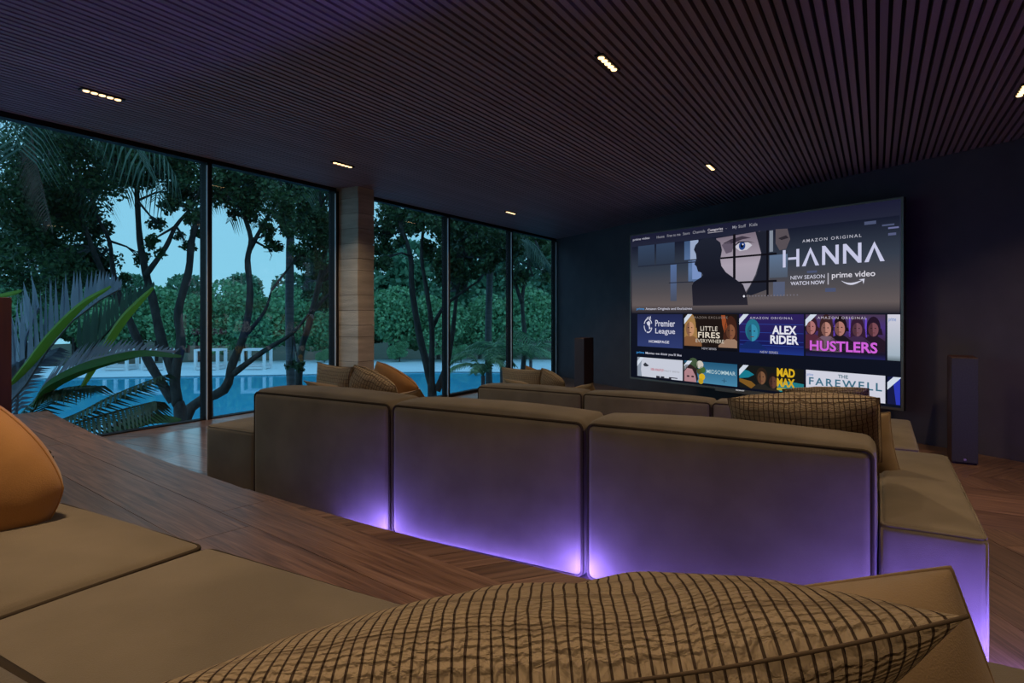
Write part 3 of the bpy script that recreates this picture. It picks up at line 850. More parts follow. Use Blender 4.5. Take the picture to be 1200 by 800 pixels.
poly('picture_face', [(2.52, 2.34), (2.72, 2.33), (2.72, 1.50), (2.45, 1.42), (2.36, 1.44), (2.54, 1.72), (2.62, 2.0)], E(30, 33, 46), 5)
poly('eyebrow', [(1.96, 2.22), (2.10, 2.27), (2.30, 2.30), (2.45, 2.26), (2.30, 2.25), (2.12, 2.20)], E(62, 54, 68), 5)
poly('eye_socket', [(1.94, 2.20), (2.06, 2.25), (2.16, 2.18), (2.12, 2.08), (2.02, 2.06)], E(96, 86, 102), 5)
poly('eye_white', [(2.17, 2.15), (2.26, 2.215), (2.40, 2.20), (2.47, 2.15), (2.38, 2.09), (2.26, 2.08)], E(196, 194, 206), 6)
ell('iris', 2.30, 2.155, 0.055, 0.062, E(38, 66, 128), 7)
ell('pupil', 2.30, 2.155, 0.024, 0.028, E(8, 10, 22), 8)
ell('eye_glint', 2.315, 2.175, 0.010, 0.012, E(235, 235, 245), 9)
poly('eyelid', [(2.14, 2.14), (2.24, 2.225), (2.40, 2.215), (2.52, 2.18), (2.40, 2.20), (2.26, 2.205)], E(40, 34, 48), 8)
bar = E(16, 15, 22)
rect('lattice_bar', 2.145, 1.40, 2.19, 2.34, bar, 9)
rect('lattice_bar', 1.86, 1.985, 2.86, 2.012, bar, 9)
rect('lattice_bar', 2.18, 1.60, 2.86, 1.63, bar, 9)
rect('lattice_bar', 2.70, 1.40, 2.735, 2.34, bar, 9)
rect('lattice_bar', 0.20, 1.965, 1.54, 1.985, E(36, 42, 58), 4)
rect('lattice_bar', 0.90, 1.655, 1.40, 1.67, E(36, 40, 54), 4)
rect('picture_pane', 2.745, 2.03, 2.80, 2.33, E(128, 136, 150), 5)
rect('picture_pane', 2.745, 1.66, 3.02, 1.98, grad('hero_pane_right', [(0, (78, 88, 104)), (1, (92, 112, 140))], 'Z', 1.66, 1.98), 4)
rect('picture_pane', 2.80, 1.40, 2.98, 1.60, E(84, 92, 116), 4)
poly('picture_face', [(2.84, 2.34), (3.02, 2.33), (3.06, 2.18), (3.00, 2.05), (2.90, 2.04), (2.84, 2.14)], E(86, 78, 84), 5)
poly('eyebrow', [(2.88, 2.21), (3.00, 2.24), (3.04, 2.20), (2.93, 2.18)], E(44, 40, 48), 6)
poly('man_silhouette', [(1.40, 1.28), (1.38, 1.60), (1.42, 1.66), (1.55, 1.72), (1.60, 1.76), (1.56, 1.80), (1.50, 1.82), (1.47, 1.90), (1.43, 1.94), (1.47, 2.02), (1.46, 2.10), (1.42, 2.17), (1.45, 2.24), (1.54, 2.31), (1.68, 2.335), (1.82, 2.31), (1.92, 2.24), (1.95, 2.12), (1.92, 1.98), (1.94, 1.88), (2.02, 1.78), (2.20, 1.66), (2.32, 1.58), (2.38, 1.44), (2.40, 1.28)],
     grad('silhouette', [(0, (40, 38, 48)), (0.4, (22, 24, 36)), (1, (30, 34, 48))], 'Z', 1.28, 2.3), 10)
for a_, b_, c_ in ((3.55, 1.44, 0.05), (3.30, 1.70, 0.03), (4.05, 2.26, 0.04), (4.26, 2.22, 0.02)):
    rect('picture_pane', a_, b_, a_ + 0.14, b_ + c_, E(74, 82, 112), 2)
rect('picture_pane', 4.33, 2.18, 4.45, 2.20, E(104, 108, 150), 2)
rect('picture_pane', 4.33, 2.10, 4.42, 2.13, E(84, 90, 124), 2)
# navigation row
text('prime video', 0.075, 2.425, 0.47, 2.475, E(175, 175, 190), 2, 0.012)
for s_, a_, b_ in (('Home', 0.63, 0.80), ('Free to me', 0.86, 1.14), ('Store', 1.19, 1.33), ('Channels', 1.39, 1.63), ('My Stuff', 2.13, 2.36), ('Kids', 2.42, 2.55)):
    text(s_, a_, 2.425 if 'y' not in s_ else 2.412, b_, 2.47, grey, 2, 0.006)
text('Categories', 1.68, 2.418, 1.96, 2.472, E(190, 185, 195), 2, 0.012)
rect('menu_underline', 1.68, 2.405, 1.96, 2.411, E(190, 185, 195), 2)
poly('menu_arrow', [(2.00, 2.45), (2.02, 2.435), (2.04, 2.45), (2.02, 2.44)], grey, 2)
# title lettering
ttl = E(196, 198, 226)
b0, t0 = 1.795, 2.045
st_ = 0.042
rect('title_letter', 2.955, b0, 2.955 + st_, t0 - 0.01, ttl, 11); rect('title_letter', 3.155, b0, 3.155 + st_, t0 - 0.01, ttl, 11); rect('title_letter', 3.035, 1.895, 3.155, 1.927, ttl, 11)
def lam(u0, u1):
    c_ = (u0 + u1) / 2
    poly('title_letter', [(u0, b0), (u0 + 0.052, b0), (c_, t0 - 0.075), (c_, t0)], ttl, 11)
    poly('title_letter', [(u1 - 0.052, b0), (u1, b0), (c_, t0), (c_, t0 - 0.075)], ttl, 11)
def en_letter(u0, u1):
    rect('title_letter', u0, b0, u0 + st_, t0, ttl, 11); rect('title_letter', u1 - st_, b0, u1, t0, ttl, 11)
    poly('title_letter', [(u0 + st_, t0), (u0 + st_, t0 - 0.075), (u1 - st_, b0), (u1 - st_, b0 + 0.075)], ttl, 11)
lam(3.235, 3.475); en_letter(3.515, 3.735); en_letter(3.79, 4.02); lam(4.055, 4.295)
text('AMAZON ORIGINAL', 3.24, 2.115, 4.02, 2.155, E(185, 185, 198), 11, 0.004, 1.35)
text('NEW SEASON', 3.07, 1.622, 3.55, 1.672, wht, 11, 0.0); text('WATCH NOW', 3.07, 1.543, 3.55, 1.593, wht, 11, 0.016)
rect('divider', 3.588, 1.535, 3.604, 1.685, E(170, 168, 178), 11)
text('prime video', 3.645, 1.595, 4.185, 1.69, E(215, 212, 222), 11, 0.012)
sm_o = [(3.77 + 0.27 * i / 12, 1.575 - 0.055 * math.sin(math.pi * (i / 12) ** 0.9)) for i in range(13)]
poly('smile_swoosh', sm_o + [(x_, y_ + 0.004 + 0.022 * math.sin(math.pi * i / 12)) for i, (x_, y_) in reversed(list(enumerate(sm_o)))], wht, 11)
poly('smile_arrow', [(3.985, 1.585), (4.06, 1.592), (4.045, 1.525), (4.032, 1.572)], wht, 11)
for i in range(18):
    ell('page_dot', 2.335 + 0.049 * i, 1.41, 0.017 if i == 0 else 0.011, 0.017 if i == 0 else 0.011, E(225, 225, 235) if i == 0 else E(112, 108, 118), 11, 10)
# row headings
cy = E(58, 140, 210)
text('prime', 0.163, 1.205, 0.345, 1.255, cy, 2, 0.012); text('Amazon Originals and Exclusives', 0.375, 1.205, 1.375, 1.255, wht, 2, 0.004)
text('prime', 0.163, 0.445, 0.345, 0.495, cy, 2, 0.012); text("Movies we think you'll like", 0.375, 0.445, 1.165, 0.495, wht, 2, 0.004)
def ribbon(u, v, wide=0.0):
    poly('corner_ribbon', [(u, v), (u, v - 0.16), (u + 0.07 + wide, v - 0.04), (u + 0.16, v)] if False else [(u, v - 0.07), (u, v - 0.16), (u + 0.16, v), (u + 0.07, v)], E(205, 214, 228), 5)
def darker(mt):
    k_ = [q for q in _ec if _ec[q] == mt][0]
    return E(int(k_[0] * 0.68), int(k_[1] * 0.66), int(k_[2] * 0.68))
def head(u, v, s, skin_, hair, hairlong=0.0, coat=None):
    """plain stand-in portrait: hair, face and shoulders"""
    ell('portrait_hair', u, v + 0.01 * s, 0.075 * s, 0.10 * s + hairlong * 0.3, hair, 3)
    if hairlong: poly('portrait_hair', [(u - 0.085 * s, v), (u + 0.085 * s, v), (u + 0.10 * s, v - hairlong), (u - 0.10 * s, v - hairlong)], hair, 3)
    if coat: poly('portrait_shoulder', [(u - 0.05 * s, v - 0.09 * s), (u + 0.05 * s, v - 0.09 * s), (u + 0.15 * s, v - 0.16 * s), (u + 0.16 * s, v - 0.26 * s), (u - 0.16 * s, v - 0.26 * s), (u - 0.15 * s, v - 0.16 * s)], coat, 4)
    ell('portrait_face', u, v - 0.015 * s, 0.055 * s, 0.078 * s, skin_, 5)
    ell('portrait_shade', u, v - 0.015 * s, 0.055 * s, 0.078 * s, darker(skin_), 6, 10, 100, 265)
    for k_ in (-1, 1): ell('portrait_eye', u + k_ * 0.022 * s, v, 0.010 * s, 0.005 * s, E(34, 26, 30), 7, 8)
    rect('portrait_mouth', u - 0.018 * s, v - 0.055 * s, u + 0.018 * s, v - 0.048 * s, E(96, 54, 54), 7)
# first row of tiles
rect('tile', 0.183, 0.585, 1.186, 1.143, grad('tile_navy', [(0, (46, 58, 108)), (1, (34, 40, 78))], 'Z', 0.585, 1.143), 2)
for (st, en2) in ((100, 165), (180, 240), (250, 300), (20, 80), (300, 345)):
    pts = [(0.435 + 0.098 * math.cos(math.radians(st + (en2 - st) * i / 8)), 0.945 + 0.125 * math.sin(math.radians(st + (en2 - st) * i / 8))) for i in range(9)]
    poly('emblem_mark', pts + [(0.435 + (q_[0] - 0.435) * 0.84, 0.945 + (q_[1] - 0.945) * 0.84) for q_ in reversed(pts)], wht, 4)
poly('emblem_mark', [(0.40, 1.00), (0.46, 1.03), (0.49, 0.99), (0.47, 0.93), (0.50, 0.90), (0.46, 0.88), (0.45, 0.94), (0.42, 0.96)], wht, 4)
for i in range(3): poly('emblem_mark', [(0.40 + 0.035 * i, 1.07), (0.425 + 0.035 * i, 1.10 + 0.01 * i), (0.43 + 0.035 * i, 1.06)], wht, 4)
text('Premier', 0.60, 0.935, 1.03, 1.045, wht, 4, 0.01); text('League', 0.60, 0.79, 1.03, 0.905, wht, 4, 0.01)
text('HOMEPAGE', 0.455, 0.655, 0.905, 0.70, wht, 4, 0.02)
rect('tile', 1.221, 0.585, 2.213, 1.144, E(30, 22, 20), 2); rect('tile_caption', 1.221, 0.585, 2.213, 0.635, E(14, 15, 22), 3)
CLIPBOX = (1.221, 0.638, 2.213, 1.144)
head(1.34, 0.93, 1.5, E(190, 140, 104), E(158, 120, 72), 0.22, E(128, 88, 58)); head(2.10, 0.90, 1.45, E(130, 84, 60), E(62, 34, 26), 0.2, E(150, 120, 100))
poly('picture_flame', [(1.93, 1.13), (2.00, 1.13), (2.04, 0.96), (1.99, 0.86), (1.95, 0.98)], E(150, 74, 40), 3)
CLIPBOX = None
ribbon(1.221, 1.144)
text('AMAZON EXCLUSIVE', 1.37, 1.075, 2.05, 1.11, E(130, 118, 112), 7, 0.0, 1.25)
text('LITTLE', 1.545, 0.885, 1.865, 0.955, E(215, 205, 190), 7, 0.006, 1.1); text('FIRES', 1.50, 0.775, 1.91, 0.865, E(225, 214, 196), 7, 0.012, 1.05); text('EVERYWHERE', 1.455, 0.70, 1.985, 0.755, E(205, 195, 180), 7, 0.004)
text('NEW SERIES', 1.57, 0.593, 1.845, 0.625, E(170, 170, 180), 7)
rect('tile', 2.250, 0.585, 3.256, 1.146, grad('tile_violet', [(0, (30, 52, 130)), (0.25, (24, 26, 84)), (1, (46, 34, 92))], 'Z', 0.585, 1.146), 2)
CLIPBOX = (2.25, 0.64, 3.256, 1.146)
head(2.47, 0.90, 1.6, E(52, 138, 168), E(36, 110, 132), 0.0, E(22, 40, 96))
for v_ in (0.70, 0.76, 0.88, 1.0): rect('scan_line', 2.26, v_, 3.25, v_ + 0.006, E(44, 72, 160), 3)
rect('tile_caption', 2.250, 0.585, 3.256, 0.63, E(14, 15, 24), 7)
CLIPBOX = None
ribbon(2.25, 1.146)
text('AMAZON ORIGINAL', 2.43, 1.075, 3.10, 1.108, E(190, 185, 205), 7, 0.0, 1.35)
text('ALEX', 2.79, 0.865, 3.155, 0.985, E(228, 228, 238), 7, 0.03); text('RIDER', 2.76, 0.73, 3.185, 0.85, E(228, 228, 238), 7, 0.03)
text('NEW SERIES', 2.60, 0.59, 2.88, 0.622, E(170, 170, 180), 8)
rect('tile', 3.280, 0.59, 4.297, 1.144, grad('tile_club', [(0, (34, 34, 86)), (0.12, (26, 22, 40)), (0.4, (58, 38, 56)), (0.7, (70, 48, 118)), (1, (72, 56, 80))], 'Z', 0.59, 1.144), 2)
CLIPBOX = (3.28, 0.66, 4.297, 1.144)
head(3.36, 0.985, 1.15, E(168, 110, 110), E(52, 28, 40), 0.06, E(80, 40, 56)); head(3.565, 0.97, 1.2, E(180, 128, 116), E(56, 34, 36), 0.15, E(110, 88, 104)); head(3.745, 0.98, 1.2, E(172, 118, 108), E(30, 20, 26), 0.05, E(28, 22, 30))
head(3.965, 0.97, 1.1, E(116, 76, 90), E(50, 28, 48), 0.12, E(60, 40, 70)); head(4.16, 0.975, 1.1, E(120, 74, 84), E(36, 22, 40), 0.08, E(36, 24, 38))
for u_ in (3.66, 3.86, 4.06): rect('neon_bar', u_, 0.86, u_ + 0.02, 1.10, E(104, 70, 200), 3)
CLIPBOX = None
ribbon(3.28, 1.144)
text('AMAZON ORIGINAL', 3.45, 1.085, 4.08, 1.118, E(195, 185, 200), 7, 0.0, 1.35)
text('HUSTLERS', 3.345, 0.665, 4.21, 0.80, E(205, 96, 214), 8, 0.025)
rect('tile', 4.322, 0.59, 4.465, 1.146, grad('tile_pale', [(0, (96, 110, 118)), (0.12, (160, 176, 190)), (1, (206, 204, 218))], 'Z', 0.59, 1.146), 2)
text('prime', 4.335, 1.05, 4.42, 1.11, E(96, 130, 190), 3, 0.006)
# second row of tiles, cut by the bottom of the screen
rect('tile', 0.183, 0.064, 1.186, 0.394, E(196, 200, 214), 2)
poly('picture_face', [(0.183, 0.394), (0.31, 0.394), (0.28, 0.30), (0.27, 0.18), (0.29, 0.064), (0.183, 0.064)], E(140, 150, 166), 3)
poly('portrait_eye', [(0.32, 0.27), (0.37, 0.31), (0.42, 0.28), (0.46, 0.26), (0.41, 0.24), (0.35, 0.24)], E(52, 56, 66), 4)
text('KEIRA KNIGHTLEY', 0.50, 0.182, 0.79, 0.222, E(180, 52, 66), 4, 0.014); text('MATT SMITH', 0.80, 0.182, 1.12, 0.21, E(140, 138, 146), 4)
poly('cut_lettering', [(0.62, 0.064), (0.62, 0.10), (0.70, 0.10), (0.70, 0.075), (0.72, 0.075), (0.72, 0.10), (0.80, 0.10), (0.80, 0.078), (0.90, 0.078), (0.90, 0.10), (1.08, 0.10), (1.08, 0.085), (0.95, 0.085), (0.95, 0.064)], E(40, 40, 50), 4)
ribbon(0.183, 0.394)
rect('tile', 1.221, 0.064, 2.213, 0.398, grad('tile_teal', [(0, (70, 130, 164)), (1, (34, 84, 116))], 'Z', 0.064, 0.398), 2)
for (u_, v_, a_, c_) in ((1.40, 0.36, 0.10, (66, 84, 60)), (1.53, 0.35, 0.07, (196, 190, 180)), (1.58, 0.27, 0.06, (62, 96, 50)), (1.57, 0.16, 0.06, (206, 168, 34)), (1.52, 0.24, 0.05, (70, 74, 40)), (1.44, 0.30, 0.06, (40, 52, 36)), (1.55, 0.09, 0.05, (180, 150, 40)), (1.27, 0.30, 0.08, (50, 56, 44))):
    ell('picture_flower', u_, v_, a_, a_ * 0.9, E(*c_), 3, 12)
poly('picture_face', [(1.221, 0.064), (1.221, 0.24), (1.28, 0.30), (1.38, 0.29), (1.44, 0.20), (1.46, 0.064)], E(172, 128, 134), 4)
poly('portrait_hair', [(1.221, 0.22), (1.28, 0.28), (1.38, 0.27), (1.45, 0.16), (1.47, 0.064), (1.50, 0.12), (1.46, 0.28), (1.36, 0.34), (1.25, 0.33), (1.221, 0.30)], E(44, 32, 32), 5)
for u_ in (1.30, 1.39): ell('portrait_eye', u_, 0.15, 0.03, 0.014, E(48, 34, 42), 5, 10)
text('MIDSOMMAR', 1.66, 0.225, 2.185, 0.285, E(176, 200, 206), 4, 0.004)
rect('figure_mark', 1.98, 0.10, 1.99, 0.17, E(40, 70, 90), 4); rect('figure_mark', 1.94, 0.13, 2.03, 0.138, E(40, 70, 90), 4)
ribbon(1.221, 0.398)
rect('tile', 2.250, 0.064, 3.256, 0.399, E(22, 24, 24), 2)
poly('picture_shape', [(2.25, 0.34), (2.40, 0.32), (2.50, 0.27), (2.40, 0.22), (2.25, 0.20)], E(24, 118, 138), 3)
poly('picture_shape', [(2.25, 0.20), (2.45, 0.17), (2.52, 0.12), (2.45, 0.064), (2.25, 0.15)], E(120, 84, 34), 3)
CLIPBOX = (2.25, 0.064, 3.256, 0.399)
head(2.62, 0.25, 1.2, E(120, 84, 60), E(40, 30, 24), 0.0, E(36, 34, 32)); head(2.80, 0.20, 1.1, E(92, 60, 48), E(28, 22, 22), 0.0, E(40, 36, 34))
poly('picture_shape', [(2.88, 0.064), (2.86, 0.16), (3.0, 0.22), (3.256, 0.20), (3.256, 0.064)], E(34, 120, 130), 3)
text('MAD', 2.86, 0.275, 3.13, 0.395, E(214, 172, 34), 7, 0.04); text('MAX', 2.86, 0.135, 3.13, 0.255, E(206, 166, 34), 7, 0.04)
rect('picture_shape', 2.86, 0.085, 3.10, 0.12, E(176, 158, 40), 7)
CLIPBOX = None
ribbon(2.25, 0.399)
rect('tile', 3.286, 0.064, 4.297, 0.400, E(205, 206, 220), 2)
text('THE', 3.72, 0.325, 3.85, 0.37, E(66, 104, 120), 4, 0.02); text('FAREWELL', 3.33, 0.205, 4.26, 0.305, E(62, 108, 130), 4, 0.02, 1.3)
text('prime', 3.30, 0.31, 3.39, 0.36, E(96, 130, 190), 4, 0.006)
rect('tile', 4.322, 0.064, 4.465, 0.395, E(22, 26, 64), 2); poly('picture_shape', [(4.38, 0.395), (4.465, 0.395), (4.465, 0.064), (4.42, 0.064)], E(44, 56, 176), 3)
ribbon(4.322, 0.395)
text('SONY', 2.19, 0.008, 2.34, 0.026, E(200, 200, 205), 6, 0.03)

# ================================================================== GARDEN
ZW = EYE - 5.0                   # pool water level
def smooth_loop(pts, n=8):
    out = []
    k = len(pts)
    for i in range(k):
        p0, p1, p2, p3 = [np.array(pts[(i + j) % k], float) for j in (-1, 0, 1, 2)]
        for t in np.linspace(0, 1, n, endpoint=False):
            out.append(tuple(0.5 * ((2 * p1) + (-p0 + p2) * t + (2 * p0 - 5 * p1 + 4 * p2 - p3) * t ** 2 + (-p0 + 3 * p1 - 3 * p2 + p3) * t ** 3)))
    return out
pool_c = smooth_loop([(-50, 38), (-42, 45), (-30, 48.2), (-18, 50), (-8, 52.3), (0, 52.0), (8, 49), (14, 40), (9, 26), (-4, 19), (-20, 18), (-38, 26)])
pool = [(C(a, b, 0).x, C(a, b, 0).y) for a, b in pool_c]
cxp, cyp = sum(p[0] for p in pool) / len(pool), sum(p[1] for p in pool) / len(pool)
outer = []
for p in pool:
    vx, vy = p[0] - cxp, p[1] - cyp
    l = math.hypot(vx, vy)
    outer.append((p[0] + vx / l * 16, p[1] + vy / l * 16))
n = len(pool)
m = MB()
m.add([(x_, y_, ZW + 0.10) for x_, y_ in pool] + [(x_, y_, ZW + 0.10) for x_, y_ in outer] + [(x_, y_, ZW - 0.3) for x_, y_ in pool],
      [(i, (i + 1) % n, n + (i + 1) % n, n + i) for i in range(n)] + [(i, 2 * n + i, 2 * n + (i + 1) % n, (i + 1) % n) for i in range(n)])
struct(m.build('pool_deck', M['deck']))
m = MB()
m.add([(x_, y_, ZW + 0.08) for x_, y_ in pool] + [(x_, y_, ZW - 1.4) for x_, y_ in pool],
      [(i, n + i, n + (i + 1) % n, (i + 1) % n) for i in range(n)] + [tuple(range(n, 2 * n))])
struct(m.build('pool_basin', M['tile']))
m = MB(); m.add([(x_, y_, ZW) for x_, y_ in pool], [tuple(range(n))])
o = struct(m.build('pool_water', M['water']))
# ground: one sheet around, below deck level, rising towards the house
m = MB()
gx = np.linspace(-150, 60, 43); gy = np.linspace(-60, 150, 43)
vs = []
for a_ in gx:
    for b_ in gy:
        far = min(1.0, max(0.0, (-a_ - 8.5) / 6.0))
        inside = a_ > -8.6
        vs.append((a_, b_, -0.5 if inside else (-0.5 + (ZW - 1.6 + 0.5) * far)))
fs = [(i * 43 + j, (i + 1) * 43 + j, (i + 1) * 43 + j + 1, i * 43 + j + 1) for i in range(42) for j in range(42)]
m.add(vs, fs); struct(m.build('ground', M['soil']))

def leaves(cent, size, mat, name, parent, aspect=0.5):
    """cent Nx3 leaf positions; each leaf a folded pointed blade"""
    N_ = len(cent)
    d = rng.normal(size=(N_, 3)); d /= np.linalg.norm(d, axis=1)[:, None]
    e = rng.normal(size=(N_, 3)); e -= d * (d * e).sum(1)[:, None]; e /= np.linalg.norm(e, axis=1)[:, None]
    s = size * rng.uniform(0.65, 1.3, N_)[:, None]
    v = np.stack([cent - d * s * 0.5, cent + e * s * aspect * 0.5, cent + d * s * 0.5, cent - e * s * aspect * 0.5], 1).reshape(-1, 3)
    f = np.arange(N_ * 4).reshape(-1, 4)
    me = bpy.data.meshes.new(name); me.from_pydata(v.tolist(), [], f.tolist()); me.update()
    me.materials.append(mat)
    o_ = bpy.data.objects.new(name, me); COL.objects.link(o_)
    if parent is not None: o_.parent = parent
    return o_
def blob(c, r, n_, shell=0.35):
    d = rng.normal(size=(n_, 3)); d /= np.linalg.norm(d, axis=1)[:, None]
    rad = shell + (1 - shell) * rng.random(n_) ** 0.6
    return np.array(c) + d * rad[:, None] * np.array(r)

# bushes and forest behind the pool: three prototypes, copied
def bush_proto(seed, mat, nl, lsize):
    global rng
    rng = np.random.default_rng(seed)
    pts = []
    for _ in range(16):
        d = rng.normal(size=3); d /= np.linalg.norm(d); d[2] = abs(d[2]) * 0.9 + 0.05
        c = np.array([d[0] * 2.8, d[1] * 2.2, 2.0 + d[2] * 5.2 * rng.uniform(0.3, 1)])
        pts.append(blob(c, (1.9, 1.7, 1.5), nl // 16, 0.7))
    me = leaves(np.concatenate(pts), lsize, mat, 'foliage', None, 0.75)
    return me
bp = [bush_proto(21, M['leaf2'], 9000, 0.36), bush_proto(22, M['leaf2'], 9000, 0.36), bush_proto(23, M['leaf3'], 8000, 0.42)]
tr_m = MB(); tr_m.tube([(0, 0, 0), (0.1, 0, 1.5), (0, 0.1, 4)], [0.22, 0.17, 0.08], 7)
tproto = tr_m.build('trunk', M['bark'])
tdesc = ['rounded', 'broad', 'bushy', 'dense', 'leafy', 'full']
rs = random.Random(77)
row1 = []
def bush(xc, d, sc, kind, label, group, hs=1.0):
    p = C(xc, d, ZW)
    r = empty('garden_bush', p, rs.uniform(0, 6.28))
    r.scale = (sc, sc, sc * hs)
    f = bpy.data.objects.new('foliage', bp[kind].data); COL.objects.link(f); f.parent = r
    t = bpy.data.objects.new('trunk', tproto.data); COL.objects.link(t); t.parent = r
    return tag(r, label, 'bush', group)
ORD = ['first', 'second', 'third', 'fourth', 'fifth', 'sixth', 'seventh', 'eighth', 'ninth', 'tenth', 'eleventh', 'twelfth', 'thirteenth', 'fourteenth', 'fifteenth', 'sixteenth', 'seventeenth', 'eighteenth']
xc = -56.0
k = 0
while xc < 6:
    bush(xc, 66 + rs.uniform(-1.5, 1.5), rs.uniform(0.95, 1.2), rs.choice([0, 1]), ORD[k] + ' green bush from the left in the row edging the far pool deck', 'bushes along the far pool deck')
    xc += rs.uniform(4.2, 5.2); k += 1
xc = -68.0
k = 0
while xc < 8:
    bush(xc, 78 + rs.uniform(-2, 2), rs.uniform(1.25, 1.5) * (1.3 if xc > -22 else 1.0), 2, ORD[k] + ' tall dark bush from the left, rising behind the poolside bushes', 'taller bushes behind the pool')
    xc += rs.uniform(6.0, 7.5); k += 1
for (px_, d_, s_, lb) in ((380, 62, 0.20, 'tiny shrub on the pale pool deck right of the grey palm trunk'), (400, 64, 0.26, 'small shrub at the deck edge just left of the stone column'), (468, 63, 0.30, 'small shrub on the deck just right of the stone column'), (540, 62, 0.26, 'small shrub on the deck behind the dark window mullion')):
    bush((px_ - 600) / FPX * d_, d_, s_, 0, lb, None)
bpy.data.objects.remove(tproto)
for b_ in bp: bpy.data.objects.remove(b_)

# poolside cabanas
def cabana(px_, d, label):
    r = empty('cabana', C((px_ - 600) / FPX * d, d, ZW + 0.10), TH)
    w, dp, h = 1.05, 0.85, 1.78
    MB().box(-w, w, -dp, dp, h - 0.14, h).build('roof', M['white'], r)
    for sx in (-1, 1):
        for sy in (-1, 1):
            MB().box(sx * w - 0.22 * (sx > 0), sx * w + 0.22 * (sx < 0), sy * dp - 0.22 * (sy > 0), sy * dp + 0.22 * (sy < 0), 0, h - 0.14).build('post', M['white'], r)
    MB().box(-w + 0.16, w - 0.16, -dp, dp, 0.05, 0.25).build('platform', M['white'], r)
    puff(-w + 0.2, w - 0.2, -dp + 0.15, dp - 0.1, 0.25, 0.45, 0.06, n=3).build('mattress', M['cushion_white'], r)
    return tag(r, label, 'cabana', 'white poolside cabanas')
cabana(247, 54.4, 'white square cabana behind the window mullion across the pool')
cabana(301, 54.8, 'white square cabana seen between the forked tree and the grey palm')
cabana(142, 54.0, 'white cabana partly hidden behind the arching palm fronds')
cabana(186, 54.2, 'white cabana seen through the forked tree trunks across the pool')

# trees between the house and the pool
def tree(label, stems, clusters, d0, lsize, dens, mat=None, seed=0, dj=1.2):
    global rng
    rng = np.random.default_rng(seed)
    base = W(stems[0][0][0], stems[0][0][1], d0)
    r = empty('garden_tree', (base.x, base.y, ZW - 1.4))
    inv = -r.location
    for si, st in enumerate(stems):
        dd = d0 + (0 if si == 0 else rng.uniform(-0.5, 0.5))
        pts = []
        for i, q in enumerate(st):
            t_ = i / max(1, len(st) - 2)
            pts.append(W(q[0], q[1], d0 + (dd - d0) * min(1, t_)))
        r0_, r1_ = st_r[si] if False else (None, None)
        rad0 = q_r[si][0] if False else stems_r(si)
        if si == 0: pts = [Vector((pts[0].x, pts[0].y, ZW - 1.45))] + pts
        k_ = len(pts)
        # soften the polyline
        fine = []
        for i in range(k_ - 1):
            p0, p1, p2, p3 = pts[max(0, i - 1)], pts[i], pts[i + 1], pts[min(k_ - 1, i + 2)]
            for t_ in (0, 0.25, 0.5, 0.75):
                fine.append(0.5 * ((2 * p1) + (p2 - p0) * t_ + (2 * p0 - 5 * p1 + 4 * p2 - p3) * t_ ** 2 + (3 * p1 - p0 - 3 * p2 + p3) * t_ ** 3))
        fine.append(pts[-1])
        rr = [rad0 * d0 / 13 * (1 - 0.72 * i / (len(fine) - 1)) * (1 + 0.06 * math.sin(i * 1.7)) for i in range(len(fine))]
        m_ = MB(); m_.tube([p + inv for p in fine], rr, 9)
        m_.build('trunk' if si == 0 else 'branch', M['bark'], r, True)
    pts = []
    tw = MB()
    allp = [W(q[0], q[1], d0) for st in stems for q in st[2:]]
    for (px_, py_, rp) in clusters:
        dd = d0 + rng.uniform(-dj, dj)
        c = W(px_, py_, dd)
        rm = rp / FPX * dd
        nl = int(rp * rp * dens)
        # several small leaf sprays inside each cluster
        for _ in range(max(3, int(rp / 5))):
            o3 = rng.normal(size=3); o3 = o3 / np.linalg.norm(o3) * rm * rng.uniform(0.2, 0.95)
            pts.append(blob((c.x + o3[0], c.y + o3[1], c.z + o3[2]), (rm * 0.55,) * 3, max(8, int(nl / max(3, int(rp / 5)))), 0.1))
        near = min(allp, key=lambda p: (p - c).length)
        mid_ = (near + c) / 2 + Vector(rng.normal(size=3)) * rm * 0.25
        tw.tube([near + inv, mid_ + inv, c + inv], [0.03 * d0 / 13, 0.02 * d0 / 13, 0.008], 5)
        for _ in range(4):
            e3 = Vector(rng.normal(size=3)).normalized() * rm * 0.8
            tw.tube([mid_ + inv, c + inv + e3 * 0.4, c + inv + e3], [0.012, 0.009, 0.004], 4)
    tw.build('twigs', M['bark'], r)
    allpts = np.concatenate(pts) + np.array(inv)
    leaves(allpts, lsize, mat or M['leaf'], 'foliage', r, 0.6)
    return tag(r, label, 'tree')
def stems_r(i): return CUR_R[i] if i < len(CUR_R) else 0.06
CUR_R = [0.13, 0.105, 0.10, 0.06, 0.06, 0.05]
